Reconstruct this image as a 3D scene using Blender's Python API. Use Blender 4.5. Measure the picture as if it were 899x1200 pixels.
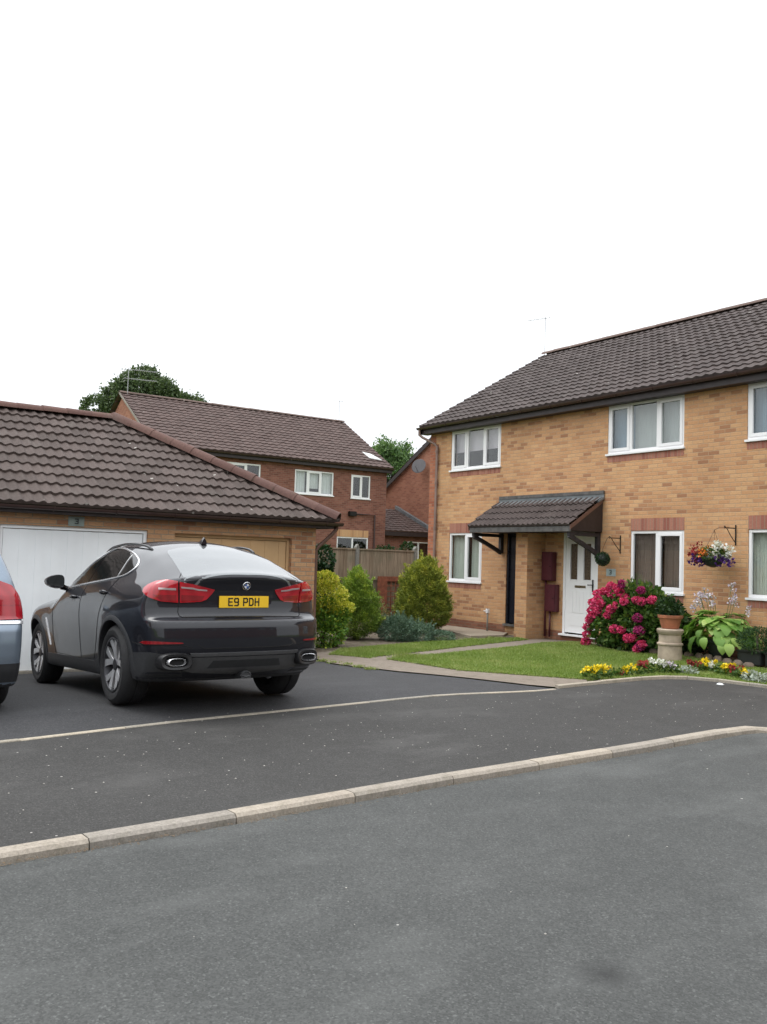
import bpy, bmesh, math, random
import numpy as np
from mathutils import Vector, Matrix
R = math.radians
random.seed(7); rng = np.random.default_rng(7)
for o in list(bpy.data.objects): bpy.data.objects.remove(o)
SC = bpy.context.scene; COL = SC.collection

# ------------------------------------------------------------------ camera, sky, sun, exposure
EYE = Vector((0, 0, 1.6))
yaw, pit, rol = R(-55.508), R(3.125), R(1.7827)
fw = Vector((math.sin(yaw)*math.cos(pit), math.cos(yaw)*math.cos(pit), math.sin(pit)))
rt = Vector((math.cos(yaw), -math.sin(yaw), 0)); up = rt.cross(fw)
r2 = rt*math.cos(rol) + up*math.sin(rol); u2 = -rt*math.sin(rol) + up*math.cos(rol)
cam = bpy.data.cameras.new('camera'); co = bpy.data.objects.new('camera', cam); COL.objects.link(co)
cam.sensor_fit = 'VERTICAL'; cam.sensor_height = 24; cam.lens = 1044.24/1200*24
cam.clip_start = .05; cam.clip_end = 2000
co.matrix_world = Matrix(((r2.x, u2.x, -fw.x, EYE.x), (r2.y, u2.y, -fw.y, EYE.y), (r2.z, u2.z, -fw.z, EYE.z), (0, 0, 0, 1)))
SC.camera = co
W = bpy.data.worlds.new('World'); SC.world = W; W.use_nodes = True
wt = W.node_tree; wt.nodes.clear()
sk = wt.nodes.new('ShaderNodeTexSky'); sk.sky_type = 'NISHITA'; sk.sun_disc = False
SUN_EL, SUN_ROT = 58, 215
sk.sun_elevation = R(SUN_EL); sk.sun_rotation = R(SUN_ROT); sk.dust_density = 4; sk.air_density = 1.0
hs = wt.nodes.new('ShaderNodeHueSaturation'); hs.inputs['Saturation'].default_value = .1; hs.inputs['Value'].default_value = 1.2
mx = wt.nodes.new('ShaderNodeMixRGB'); mx.inputs[0].default_value = .8; mx.inputs[2].default_value = (9.6, 9.9, 10.3, 1)
bg = wt.nodes.new('ShaderNodeBackground'); bg.inputs[1].default_value = .15
wo = wt.nodes.new('ShaderNodeOutputWorld')
wt.links.new(sk.outputs[0], hs.inputs['Color']); wt.links.new(hs.outputs[0], mx.inputs[1])
tc = wt.nodes.new('ShaderNodeTexCoord'); sx = wt.nodes.new('ShaderNodeSeparateXYZ'); mr = wt.nodes.new('ShaderNodeMapRange')   # overcast sky: brighter overhead
wt.links.new(tc.outputs['Generated'], sx.inputs[0]); wt.links.new(sx.outputs[2], mr.inputs[0]); mr.inputs[3].default_value = .80; mr.inputs[4].default_value = 2.3
ml = wt.nodes.new('ShaderNodeVectorMath'); ml.operation = 'SCALE'; wt.links.new(mx.outputs[0], ml.inputs[0]); wt.links.new(mr.outputs[0], ml.inputs['Scale'])
wt.links.new(ml.outputs[0], bg.inputs[0]); wt.links.new(bg.outputs[0], wo.inputs[0])
sl = bpy.data.lights.new('sun', 'SUN'); sl.energy = .6; sl.angle = R(25); sl.color = (1, .97, .92)
so = bpy.data.objects.new('sun', sl); COL.objects.link(so)
# sun_rotation is measured clockwise from +Y
sd = Vector((math.sin(R(SUN_ROT))*math.cos(R(SUN_EL)), math.cos(R(SUN_ROT))*math.cos(R(SUN_EL)), math.sin(R(SUN_EL))))
so.rotation_euler = sd.to_track_quat('Z', 'Y').to_euler()
VS = SC.view_settings; VS.view_transform = 'Standard'; VS.look = 'None'; VS.gamma = 1; VS.exposure = -0.15; VS.use_curve_mapping = False

# ------------------------------------------------------------------ ground height
def sstep(t): t = np.clip(t, 0, 1); return t*t*(3-2*t)
def G(x, y):
    a = np.interp(x, [-13.3, -8.7, -7.9, -5.1], [-.155, .115, .075, 0])*sstep((8.5-np.asarray(y))/2.5)
    return a + .07*sstep((np.asarray(y)-11.5)/2)*sstep((np.asarray(x)+14)/2)

# ------------------------------------------------------------------ object helpers
def link(name, me, mat=None, parent=None):
    o = bpy.data.objects.new(name, me); COL.objects.link(o)
    if mat: me.materials.append(mat)
    if parent: o.parent = parent
    return o
def empty(name, loc=(0, 0, 0), rot=(0, 0, 0)):
    o = bpy.data.objects.new(name, None); COL.objects.link(o); o.location = loc; o.rotation_euler = rot; o.empty_display_size = .2
    return o
def tag(o, label=None, cat=None, group=None, kind=None):
    if label: o['label'] = label
    if cat: o['category'] = cat
    if group: o['group'] = group
    if kind: o['kind'] = kind
    return o
def keepworld(root, objs):
    """children are modelled in world coordinates; hang them on the root without moving them"""
    inv = Matrix.LocRotScale(root.location, root.rotation_euler, (1, 1, 1)).inverted()
    for o in objs:
        o.parent = root; o.matrix_parent_inverse = inv
class MB:
    def __init__(s): s.v = []; s.f = []; s.c = []; s.cur = .5
    def add(s, vs, fs):
        n = len(s.v); s.v += [tuple(p) for p in vs]; s.c += [s.cur]*len(vs)
        s.f += [tuple(i+n for i in f) for f in fs]
    def box(s, a, b, M=None):
        x0, y0, z0 = a; x1, y1, z1 = b
        if x0 > x1: x0, x1 = x1, x0
        if y0 > y1: y0, y1 = y1, y0
        if z0 > z1: z0, z1 = z1, z0
        vs = [(x0,y0,z0),(x1,y0,z0),(x1,y1,z0),(x0,y1,z0),(x0,y0,z1),(x1,y0,z1),(x1,y1,z1),(x0,y1,z1)]
        if M: vs = [M(Vector(p)) for p in vs]
        s.add(vs, [(0,3,2,1),(4,5,6,7),(0,1,5,4),(1,2,6,5),(2,3,7,6),(3,0,4,7)])
    def prism(s, pts, d, M=None):
        """polygon (list of 3d points) extruded by vector d"""
        n = len(pts); d = Vector(d); a = [Vector(p) for p in pts]; b = [p+d for p in a]
        if M: a = [M(p) for p in a]; b = [M(p) for p in b]
        s.add(a+b, [tuple(range(n))[::-1], tuple(range(n, 2*n))] + [(i, (i+1) % n, n+(i+1) % n, n+i) for i in range(n)])
    def tube(s, pts, r, n=8, closed=False, cap=True):
        pts = [Vector(p) for p in pts]; m = len(pts)
        rr = r if isinstance(r, (list, tuple)) else [r]*m
        rings = []; prev = None
        for i, p in enumerate(pts):
            if closed: t = pts[(i+1) % m]-pts[i-1]
            else: t = pts[min(i+1, m-1)]-pts[max(i-1, 0)]
            t.normalize()
            if prev is None: a = t.orthogonal().normalized()
            else:
                a = prev - t*prev.dot(t)
                a = a.normalized() if a.length > 1e-6 else t.orthogonal().normalized()
            prev = a; b = t.cross(a)
            rings.append([p + (a*math.cos(2*math.pi*k/n)+b*math.sin(2*math.pi*k/n))*rr[i] for k in range(n)])
        vs = [q for g in rings for q in g]; fs = []
        for i in range(m if closed else m-1):
            j = (i+1) % m
            for k in range(n): fs.append((i*n+k, i*n+(k+1) % n, j*n+(k+1) % n, j*n+k))
        if cap and not closed: fs += [tuple(range(n))[::-1], tuple((m-1)*n+k for k in range(n))]
        s.add(vs, fs)
    def lathe(s, prof, c=(0, 0, 0), axis='z', n=24, M=None, cap=True):
        """prof: (radius, height along axis)"""
        c = Vector(c); vs = []
        for r, h in prof:
            for k in range(n):
                a = 2*math.pi*k/n; ca, sa = math.cos(a)*r, math.sin(a)*r
                p = {'z': (ca, sa, h), 'y': (ca, h, sa), 'x': (h, ca, sa)}[axis]
                p = Vector(p)+c; vs.append(M(p) if M else p)
        m = len(prof); fs = []
        for i in range(m-1):
            for k in range(n): fs.append((i*n+k, i*n+(k+1) % n, (i+1)*n+(k+1) % n, (i+1)*n+k))
        if cap: fs += [tuple(range(n))[::-1], tuple((m-1)*n+k for k in range(n))]
        s.add(vs, fs)
    def build(s, name, mat, parent=None, smooth=False, bevel=0, col=False, angle=None):
        me = bpy.data.meshes.new(name); me.from_pydata([tuple(p) for p in s.v], [], s.f); me.update()
        bm = bmesh.new(); bm.from_mesh(me); bmesh.ops.recalc_face_normals(bm, faces=bm.faces)
        if bevel: bmesh.ops.bevel(bm, geom=list(bm.edges), offset=bevel, segments=2, affect='EDGES', clamp_overlap=True)
        bm.to_mesh(me); bm.free()
        if col:
            at = me.color_attributes.new('var', 'FLOAT_COLOR', 'POINT')
            at.data.foreach_set('color', np.repeat(np.array(s.c, dtype=np.float32), 4))
        if smooth or bevel:
            me.polygons.foreach_set('use_smooth', [True]*len(me.polygons))
            if angle or bevel: me.set_sharp_from_angle(angle=R(angle or 40))
        return link(name, me, mat, parent)

def frame(O, U, N):
    """local (u, d, z) -> world; u along the wall, d outwards, z up"""
    O = Vector(O); U = Vector(U); N = Vector(N)
    return lambda p: O + U*p[0] + N*p[1] + Vector((0, 0, p[2]))

# ------------------------------------------------------------------ material helpers
class NT:
    def __init__(s, name):
        s.m = bpy.data.materials.new(name); s.m.use_nodes = True; s.t = s.m.node_tree; s.t.nodes.clear()
        s.out = s.t.nodes.new('ShaderNodeOutputMaterial')
    def n(s, typ, **kw):
        nd = s.t.nodes.new('ShaderNode'+typ)
        for k, v in kw.items():
            if hasattr(nd, k): setattr(nd, k, v)
            else: s.put(nd.inputs[k.replace('_', ' ')], v)
        return nd
    def put(s, inp, v):
        if isinstance(v, bpy.types.NodeSocket): s.t.links.new(v, inp)
        elif v is not None:
            if hasattr(inp, 'default_value') and isinstance(v, tuple) and len(v) == 3 and inp.type == 'RGBA': v = (*v, 1)
            inp.default_value = v
    def math(s, op, a, b=None, c=None, clamp=False):
        nd = s.t.nodes.new('ShaderNodeMath'); nd.operation = op; nd.use_clamp = clamp
        s.put(nd.inputs[0], a)
        if b is not None: s.put(nd.inputs[1], b)
        if c is not None: s.put(nd.inputs[2], c)
        return nd.outputs[0]
    def mix(s, f, a, b, mode='MIX'):
        nd = s.t.nodes.new('ShaderNodeMixRGB'); nd.blend_type = mode
        s.put(nd.inputs[0], f); s.put(nd.inputs[1], a); s.put(nd.inputs[2], b); return nd.outputs[0]
    def ramp(s, f, stops, interp='LINEAR'):
        nd = s.t.nodes.new('ShaderNodeValToRGB'); s.put(nd.inputs[0], f); cr = nd.color_ramp; cr.interpolation = interp
        while len(cr.elements) < len(stops): cr.elements.new(.5)
        for e, (p, c) in zip(cr.elements, stops):
            e.position = p; e.color = (*c, 1) if len(c) == 3 else c
        return nd.outputs[0]
    def pos(s): return s.n('NewGeometry').outputs['Position']
    def obj(s): return s.n('TexCoord').outputs['Object']
    def noise(s, vec, scale, detail=3, rough=.55, out=0):
        nd = s.n('TexNoise', Scale=scale, Detail=detail, Roughness=rough); s.put(nd.inputs['Vector'], vec); return nd.outputs[out]
    def mapping(s, vec, scale=(1, 1, 1), rot=(0, 0, 0)):
        nd = s.t.nodes.new('ShaderNodeMapping'); s.put(nd.inputs['Vector'], vec); nd.inputs['Scale'].default_value = scale; nd.inputs['Rotation'].default_value = rot
        return nd.outputs[0]
    def bsdf(s, col, rough=.6, metal=0, bump=None, bstr=.3, bdist=.01, spec=.5, **kw):
        b = s.t.nodes.new('ShaderNodeBsdfPrincipled')
        s.put(b.inputs['Base Color'], col); s.put(b.inputs['Roughness'], rough); s.put(b.inputs['Metallic'], metal)
        s.put(b.inputs['Specular IOR Level'], spec)
        for k, v in kw.items(): s.put(b.inputs[k.replace('_', ' ')], v)
        if bump is not None:
            bp = s.t.nodes.new('ShaderNodeBump'); bp.inputs['Strength'].default_value = bstr; bp.inputs['Distance'].default_value = bdist
            s.put(bp.inputs['Height'], bump); s.t.links.new(bp.outputs[0], b.inputs['Normal'])
        return b.outputs[0]
    def done(s, sh): s.t.links.new(sh, s.out.inputs[0]); return s.m
def simple(name, col, rough=.5, metal=0, var=.12, scale=6, bump=0, **kw):
    t = NT(name); p = t.obj()
    n1 = t.noise(p, scale, 4)
    c = t.mix(1, col, t.ramp(n1, [(.25, (1-var*2,)*3), (.75, (1+var,)*3)]), 'MULTIPLY')
    r = t.math('ADD', t.math('MULTIPLY', t.noise(p, scale*3, 3), .2), rough-.1)
    n2 = t.noise(p, scale*14, 3) if bump else None
    return t.done(t.bsdf(c, r, metal, n2, bump or .1, .004, **kw))

def brick(name, cols, mortar, dark=.0, bw=.225, bh=.075, vertical=False, stain=True):
    t = NT(name); g = t.n('NewGeometry'); sp = t.n('SeparateXYZ', Vector=g.outputs['Position']); sn = t.n('SeparateXYZ', Vector=g.outputs['True Normal'])
    ax = t.math('GREATER_THAN', t.math('ABSOLUTE', sn.outputs[0]), t.math('ABSOLUTE', sn.outputs[1]))
    u = t.math('ADD', t.math('MULTIPLY', sp.outputs[1], ax), t.math('MULTIPLY', sp.outputs[0], t.math('SUBTRACT', 1, ax)))
    u = t.math('ADD', u, 500.03); v = t.math('ADD', sp.outputs[2], 50.0)
    if vertical: bw, bh = .075, .24
    row = t.math('FLOOR', t.math('DIVIDE', v, bh)) if not vertical else t.math('MULTIPLY', v, 0)
    us = t.math('ADD', t.math('DIVIDE', u, bw), t.math('MULTIPLY', t.math('MODULO', row, 2), .5))
    colm = t.math('FLOOR', us)
    fu = t.math('FRACT', us); fv = t.math('FRACT', t.math('DIVIDE', v, bh))
    cv = t.n('CombineXYZ', X=colm, Y=row, Z=t.math('MULTIPLY', ax, 7))
    wn = t.t.nodes.new('ShaderNodeTexWhiteNoise'); wn.noise_dimensions = '3D'; t.put(wn.inputs['Vector'], cv.outputs[0])
    # clusters of darker bricks, as real packs give
    cl = t.noise(cv.outputs[0], .13, 2)
    rv = t.math('ADD', t.math('MULTIPLY', wn.outputs['Value'], .8), t.math('MULTIPLY', t.math('SUBTRACT', cl, .5), .9), clamp=True)
    base = t.ramp(rv, cols)
    nz = t.noise(t.mapping(g.outputs['Position'], (1, 1, 3)), 22, 4)
    base = t.mix(1, base, t.ramp(nz, [(.2, (.8, .78, .76)), (.8, (1.14, 1.12, 1.1))]), 'MULTIPLY')
    mu, mv = .010/bw, .010/bh
    def edge(f, m):   # 1 inside the brick, 0 in the joint
        a = t.math('SMOOTH_MIN', f, t.math('SUBTRACT', 1, f), .0)
        return t.math('DIVIDE', t.math('SUBTRACT', a, m*.35), m*.5, clamp=True)
    wob = t.math('MULTIPLY', t.math('SUBTRACT', t.noise(g.outputs['Position'], 40, 2), .5), .06)
    mask = edge(t.math('ADD', fu, t.math('MULTIPLY', wob, .3)), mu)
    if not vertical: mask = t.math('MULTIPLY', mask, edge(t.math('ADD', fv, wob), mv))
    mort = t.mix(t.noise(g.outputs['Position'], 6, 3), mortar, tuple(c*.75 for c in mortar))
    col = t.mix(mask, mort, base)
    if stain:   # rain streaks, splash dirt: its own shape
        big = t.noise(t.mapping(g.outputs['Position'], (.5, .5, .25)), 1.6, 4)
        col = t.mix(1, col, t.ramp(big, [(.3, (.86, .85, .84)), (.65, (1.05, 1.04, 1.03))]), 'MULTIPLY')
        low = t.math('MULTIPLY', t.math('DIVIDE', t.math('SUBTRACT', .42, sp.outputs[2]), .4, clamp=True), t.math('ADD', .35, t.noise(g.outputs['Position'], 5, 3)))
        col = t.mix(t.math('MULTIPLY', low, .3), col, (.09, .09, .05))
    h = t.math('ADD', mask, t.math('MULTIPLY', nz, .35))
    return t.done(t.bsdf(col, .85, 0, h, .5, .006, .25))

BUFF = [(.0, (.35, .18, .10)), (.12, (.45, .245, .13)), (.28, (.53, .30, .155)), (.6, (.56, .33, .172)), (.85, (.59, .365, .195)), (1, (.54, .30, .15))]
REDB = [(.0, (.15, .062, .048)), (.3, (.20, .083, .062)), (.6, (.235, .100, .074)), (1, (.27, .125, .094))]
M = {}
M['buff'] = brick('buff_brick', BUFF, (.50, .34, .21))
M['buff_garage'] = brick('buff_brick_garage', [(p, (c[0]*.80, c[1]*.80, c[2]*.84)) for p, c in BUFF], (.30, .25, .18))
M['red'] = brick('red_brick', REDB, (.26, .17, .13))
M['orange'] = brick('orange_brick', [(0, (.25, .10, .068)), (.5, (.32, .138, .09)), (1, (.36, .17, .112))], (.34, .20, .14))
M['soldier'] = brick('soldier_course_brick', [(0, (.27, .10, .075)), (.5, (.36, .16, .115)), (1, (.42, .21, .15))], (.33, .22, .16), vertical=True, stain=False)
M['quoin'] = brick('quoin_brick', [(0, (.30, .10, .06)), (.5, (.40, .155, .09)), (1, (.46, .20, .12))], (.33, .20, .14))
M['buffsoldier'] = brick('buff_soldier_brick', BUFF, (.45, .34, .2), vertical=True, stain=False)
M['plinth'] = brick('plinth_brick', [(0, (.20, .075, .05)), (.5, (.28, .115, .075)), (1, (.34, .16, .10))], (.22, .15, .11))

def tiles(name, c0, c1, lichen=.5, moss=.0):
    t = NT(name); p = t.pos(); a = t.n('Attribute', attribute_name='var').outputs['Color']
    av = t.n('SeparateColor', Color=a).outputs[0]
    col = t.mix(t.math('ADD', t.math('MULTIPLY', av, .6), t.math('MULTIPLY', t.noise(p, 1.2, 4), .4)), c0, c1)
    col = t.mix(1, col, t.ramp(t.noise(p, 30, 4), [(.25, (.78,)*3), (.75, (1.2,)*3)]), 'MULTIPLY')
    col = t.mix(t.math('MULTIPLY', t.ramp(t.noise(p, 2.3, 5, .7), [(.55, (0,)*3), (.72, (1,)*3)]), .35), col, (.13, .115, .10))
    vo = t.n('TexVoronoi', Scale=3.4); t.put(vo.inputs['Vector'], t.mix(.012, p, t.noise(p, 40, 2, out=1), 'ADD'))
    pick = t.math('LESS_THAN', t.n('SeparateColor', Color=vo.outputs['Color']).outputs[0], lichen)
    spot = t.math('MULTIPLY', t.math('LESS_THAN', vo.outputs['Distance'], .085), pick)
    col = t.mix(t.math('MULTIPLY', spot, .75), col, (.42, .40, .36))
    if moss:
        mm = t.ramp(t.noise(p, 5, 6, .75), [(.58, (0,)*3), (.7, (1,)*3)])
        col = t.mix(t.math('MULTIPLY', mm, moss), col, (.05, .055, .025))
    return t.done(t.bsdf(col, .8, 0, t.noise(p, 90, 3), .35, .004, .3))
M['tile'] = tiles('roof_tile_brown', (.056, .041, .035), (.106, .080, .071), .7)
M['tile_house'] = tiles('roof_tile_dark', (.050, .038, .035), (.086, .067, .062), .3)
M['tile_far'] = tiles('roof_tile_far', (.068, .044, .038), (.110, .074, .065), .05)
M['ridge'] = tiles('ridge_tile_red', (.085, .042, .034), (.135, .074, .060), .12, .6)
M['ridge_dark'] = tiles('ridge_tile_dark', (.11, .072, .06), (.17, .12, .10), .2, .3)

def asphalt(name, c0, c1, speck, sscale=55, patch=.25, rough=.9):
    t = NT(name); p = t.pos()
    big = t.math('MULTIPLY_ADD', t.math('SUBTRACT', t.math('MULTIPLY_ADD', t.noise(p, .55, 6, .68), .6, t.math('MULTIPLY', t.noise(p, 3.1, 5, .7), .4)), .5), 1.7, .5, clamp=True); fine = t.noise(p, 160, 2, .7)
    vo = t.n('TexVoronoi', Scale=110); t.put(vo.inputs['Vector'], p)
    st = t.n('SeparateColor', Color=vo.outputs['Color']).outputs[0]
    col = t.mix(big, c0, c1)
    col = t.mix(1, col, t.ramp(st, [(0, (.72,)*3), (.5, (.97,)*3), (.9, (1.15,)*3), (1, (1.6,)*3)]), 'MULTIPLY')
    col = t.mix(1, col, t.ramp(fine, [(.3, (.84,)*3), (.7, (1.16,)*3)]), 'MULTIPLY')
    # worn pale patches and damp dark ones
    col = t.mix(t.math('MULTIPLY', t.ramp(t.noise(t.mapping(p, (1, .45, 1)), 1.7, 6, .65), [(.52, (0,)*3), (.7, (1,)*3)]), patch), col, tuple(c*1.7 for c in c1))
    # oil drips / small dark stains
    v3 = t.n('TexVoronoi', Scale=.8); t.put(v3.inputs['Vector'], t.mix(.12, p, t.noise(p, 5, 3, out=1), 'ADD'))
    stain = t.math('MULTIPLY', t.math('LESS_THAN', v3.outputs['Distance'], .11), t.math('LESS_THAN', t.n('SeparateColor', Color=v3.outputs['Color']).outputs[0], .3))
    col = t.mix(t.math('MULTIPLY', stain, .35), col, (.03, .03, .03))
    # grit and chips: pale specks
    v2 = t.n('TexVoronoi', Scale=9); t.put(v2.inputs['Vector'], p)
    sc = t.n('SeparateColor', Color=v2.outputs['Color'])
    sp = t.math('MULTIPLY', t.math('LESS_THAN', v2.outputs['Distance'], t.math('MULTIPLY', sc.outputs[1], .085)), t.math('LESS_THAN', sc.outputs[0], speck))
    col = t.mix(t.math('MULTIPLY', sp, .8), col, (.45, .43, .40))
    if name == 'road_asphalt':   # one old oil stain, with its own ragged outline
        dv = t.n('VectorMath', operation='DISTANCE'); t.put(dv.inputs[0], t.mix(.10, p, t.noise(p, 9, 4, out=1), 'ADD')); dv.inputs[1].default_value = (-2.44, 2.92, .0)
        col = t.mix(t.math('MULTIPLY', t.math('SUBTRACT', 1, t.math('DIVIDE', dv.outputs['Value'], .16), clamp=True), .8), col, (.02, .02, .02))
    h = t.math('ADD', t.math('MULTIPLY', st, .6), t.math('MULTIPLY', fine, .5))
    return t.done(t.bsdf(col, rough, 0, h, .7, .006, .3))
M['road'] = asphalt('road_asphalt', (.046, .048, .046), (.092, .094, .090), .14)
M['strip'] = asphalt('crossover_asphalt', (.036, .035, .033), (.064, .062, .059), .45, patch=.35)
M['drive'] = asphalt('drive_asphalt', (.040, .040, .042), (.064, .064, .066), .12, patch=.15)

def concrete(name, c0, c1, moss=0, scale=3):
    t = NT(name); p = t.pos(); a = t.n('SeparateColor', Color=t.n('Attribute', attribute_name='var').outputs['Color']).outputs[0]
    col = t.mix(t.noise(p, scale, 5, .65), c0, c1)
    col = t.mix(1, col, t.ramp(a, [(0, (.80, .80, .82)), (1, (1.18, 1.12, 1.06))]), 'MULTIPLY')
    col = t.mix(1, col, t.ramp(t.noise(p, 60, 4, .7), [(.3, (.72,)*3), (.7, (1.2,)*3)]), 'MULTIPLY')
    mm = t.ramp(t.noise(p, 7, 6, .75), [(.5, (0,)*3), (.66, (1,)*3)])
    col = t.mix(t.math('MULTIPLY', mm, moss), col, (.075, .07, .035))
    return t.done(t.bsdf(col, .88, 0, t.noise(p, 120, 3), .5, .005, .3))
M['kerb'] = concrete('kerb_concrete', (.27, .24, .20), (.40, .365, .31), .3)
M['edging'] = concrete('edging_concrete', (.30, .275, .22), (.42, .385, .32), .25)
M['path'] = concrete('path_concrete', (.21, .17, .13), (.32, .27, .215), .42, 1.6)
M['slab'] = concrete('slab_concrete', (.34, .28, .20), (.46, .39, .30), .12)
M['lead'] = simple('lead_flashing', (.19, .21, .22), .45, .3, .2, 4)
M['upvc'] = simple('white_upvc', (.82, .82, .82), .32, 0, .02, 2)
M['whitedoor'] = simple('white_door_paint', (.86, .88, .88), .4, 0, .04, 1.5)
M['creamdoor'] = simple('cream_door_paint', (.56, .36, .18), .6, 0, .10, 1.2)
M['blackdoor'] = simple('black_door_paint', (.010, .012, .020), .3)
M['brown'] = simple('brown_plastic', (.055, .030, .026), .4)
M['fascia'] = simple('dark_brown_stain', (.030, .021, .021), .5, 0, .2)
M['fasciagrey'] = simple('weathered_fascia', (.11, .105, .10), .75, 0, .3, 9, .3)
M['darktimber'] = simple('dark_timber', (.033, .027, .028), .7, 0, .3, 8, .3)
M['pipe'] = simple('brown_downpipe', (.14, .075, .055), .5)
M['greybrownpipe'] = simple('faded_downpipe', (.22, .145, .115), .5)
M['maroon'] = simple('maroon_paint', (.075, .012, .020), .5)
M['iron'] = simple('black_iron', (.015, .014, .013), .5, .5)
M['room'] = simple('room_interior', (.10, .085, .07), .9)
M['room_dark'] = simple('dark_room', (.035, .028, .024), .9)
M['curtain'] = simple('net_curtain', (.62, .63, .61), .9, 0, .05, 3)
M['curtain_green'] = simple('grey_green_curtain', (.52, .55, .48), .9, 0, .06, 2)
M['curtain_brown'] = simple('brown_curtain', (.20, .15, .12), .9, 0, .06, 2)
M['blind'] = simple('grey_blind', (.38, .40, .385), .9, 0, .05, 2)
M['pink_reflection'] = simple('pale_pink_sky_reflection', (.58, .52, .55), .9, 0, .05, 2)  # pale tint standing in for sky reflected in an upper window
M['blueblind'] = simple('blue_grey_blind', (.20, .27, .33), .9, 0, .05, 2)
M['brass'] = simple('brass', (.35, .30, .2), .3, .9)
M['steel'] = simple('brushed_steel', (.5, .5, .5), .3, .9)
M['terracotta'] = simple('terracotta', (.40, .145, .075), .8, 0, .2, 8, .3)
M['chimpot'] = simple('stone_coloured_clay', (.42, .34, .26), .8, 0, .2, 6, .3)
M['planter'] = simple('dark_green_plastic', (.018, .022, .020), .45)
M['stem'] = simple('plant_stem', (.09, .14, .04), .7)
M['bark'] = simple('bark', (.085, .065, .05), .95, 0, .3, 5, .6)
M['aerial'] = simple('aerial_metal', (.42, .43, .44), .5, .2)
M['dish'] = simple('dark_dish', (.06, .055, .06), .5)
M['stone'] = simple('log_edging', (.16, .12, .09), .9, 0, .3, 12, .5)

def glass(name, ior=1.6, tint=(.96, .98, .98)):
    t = NT(name); lw = t.n('LayerWeight', Blend=.5); fr = t.math('ADD', .055, t.math('MULTIPLY', t.math('POWER', lw.outputs['Facing'], 4.0), .9))
    gl = t.n('BsdfGlossy', Color=(1, 1, 1), Roughness=.015); tr = t.n('BsdfTransparent', Color=tint)
    mxs = t.t.nodes.new('ShaderNodeMixShader'); t.put(mxs.inputs[0], fr)
    t.t.links.new(tr.outputs[0], mxs.inputs[1]); t.t.links.new(gl.outputs[0], mxs.inputs[2])
    return t.done(mxs.outputs[0])
M['glass'] = glass('window_glass')
M['bronzeglass'] = simple('obscured_glass', (.10, .072, .045), .25, 0, .3, 30, .4)

def timber():
    t = NT('fence_timber'); p = t.pos(); s = t.n('SeparateXYZ', Vector=p)
    b = t.math('FLOOR', t.math('DIVIDE', t.math('ADD', s.outputs[0], s.outputs[1]), .125))
    wn = t.t.nodes.new('ShaderNodeTexWhiteNoise'); wn.noise_dimensions = '1D'; t.put(wn.inputs['W'], b)
    grain = t.noise(t.mapping(p, (14, 14, .9)), 3, 5, .6)
    col = t.mix(wn.outputs['Value'], (.24, .18, .125), (.33, .265, .195))
    col = t.mix(1, col, t.ramp(grain, [(.3, (.62, .6, .58)), (.7, (1.2, 1.2, 1.2))]), 'MULTIPLY')
    col = t.mix(t.math('MULTIPLY', t.ramp(t.noise(p, 2, 4), [(.5, (0,)*3), (.7, (1,)*3)]), .4), col, (.14, .145, .10))
    return t.done(t.bsdf(col, .9, 0, grain, .5, .006, .2))
M['timber'] = timber()
M['post'] = concrete('concrete_post', (.24, .23, .20), (.34, .33, .29), .2)
M['trellis'] = simple('red_brown_trellis', (.26, .085, .045), .8, 0, .25, 10, .3)

def soil():
    t = NT('bed_soil'); p = t.pos()
    col = t.ramp(t.noise(p, 9, 6, .75), [(.3, (.06, .048, .035)), (.5, (.13, .105, .078)), (.68, (.22, .185, .145)), (.8, (.30, .27, .22))])
    col = t.mix(t.math('MULTIPLY', t.ramp(t.noise(p, 3, 5), [(.52, (0,)*3), (.66, (1,)*3)]), .5), col, (.07, .09, .03))
    return t.done(t.bsdf(col, .95, 0, t.noise(p, 35, 5), 1, .02, .2))
M['soil'] = soil()
def turf():
    t = NT('turf'); p = t.pos()
    col = t.ramp(t.noise(p, 3, 6, .7), [(.3, (.075, .12, .022)), (.55, (.11, .165, .03)), (.75, (.16, .19, .055))])
    return t.done(t.bsdf(col, .9, 0, t.noise(p, 80, 3), .6, .01, .2))
M['turf'] = turf()
def leafmat(name, c0, c1, c2=None, rough=.5, trans=.25, spec=.3):
    t = NT(name); a = t.n('SeparateColor', Color=t.n('Attribute', attribute_name='var').outputs['Color']).outputs[0]
    st = [(0, c0), (1, c1)] if c2 is None else [(0, c0), (.55, c1), (1, c2)]
    c = t.ramp(a, st); b = t.bsdf(c, rough, 0, spec=spec)
    tr = t.n('BsdfTranslucent', Color=t.mix(1, c, (1.2, 1.3, .7), 'MULTIPLY'))
    mxs = t.t.nodes.new('ShaderNodeMixShader'); mxs.inputs[0].default_value = trans
    t.t.links.new(b, mxs.inputs[1]); t.t.links.new(tr.outputs[0], mxs.inputs[2]); return t.done(mxs.outputs[0])
M['grass'] = leafmat('grass_blades', (.12, .18, .034), (.20, .275, .058), (.34, .35, .14))
M['conifer'] = leafmat('golden_conifer', (.08, .115, .02), (.28, .32, .05), (.72, .65, .11), .6, .15)
M['conifer2'] = leafmat('green_gold_conifer', (.075, .13, .024), (.23, .34, .05), (.56, .60, .09), .6, .15)
M['euonymus'] = leafmat('yellow_variegated_leaf', (.24, .32, .04), (.58, .56, .07), (.75, .68, .16), .45)
M['euonymus_green'] = leafmat('green_leaf', (.06, .15, .026), (.17, .31, .05), (.50, .54, .08), .45)
M['juniper'] = leafmat('blue_juniper', (.055, .10, .062), (.12, .19, .13), (.21, .31, .20), .6, .1)
M['ivy'] = leafmat('dark_ivy', (.012, .035, .014), (.035, .085, .03), None, .35)
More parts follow.
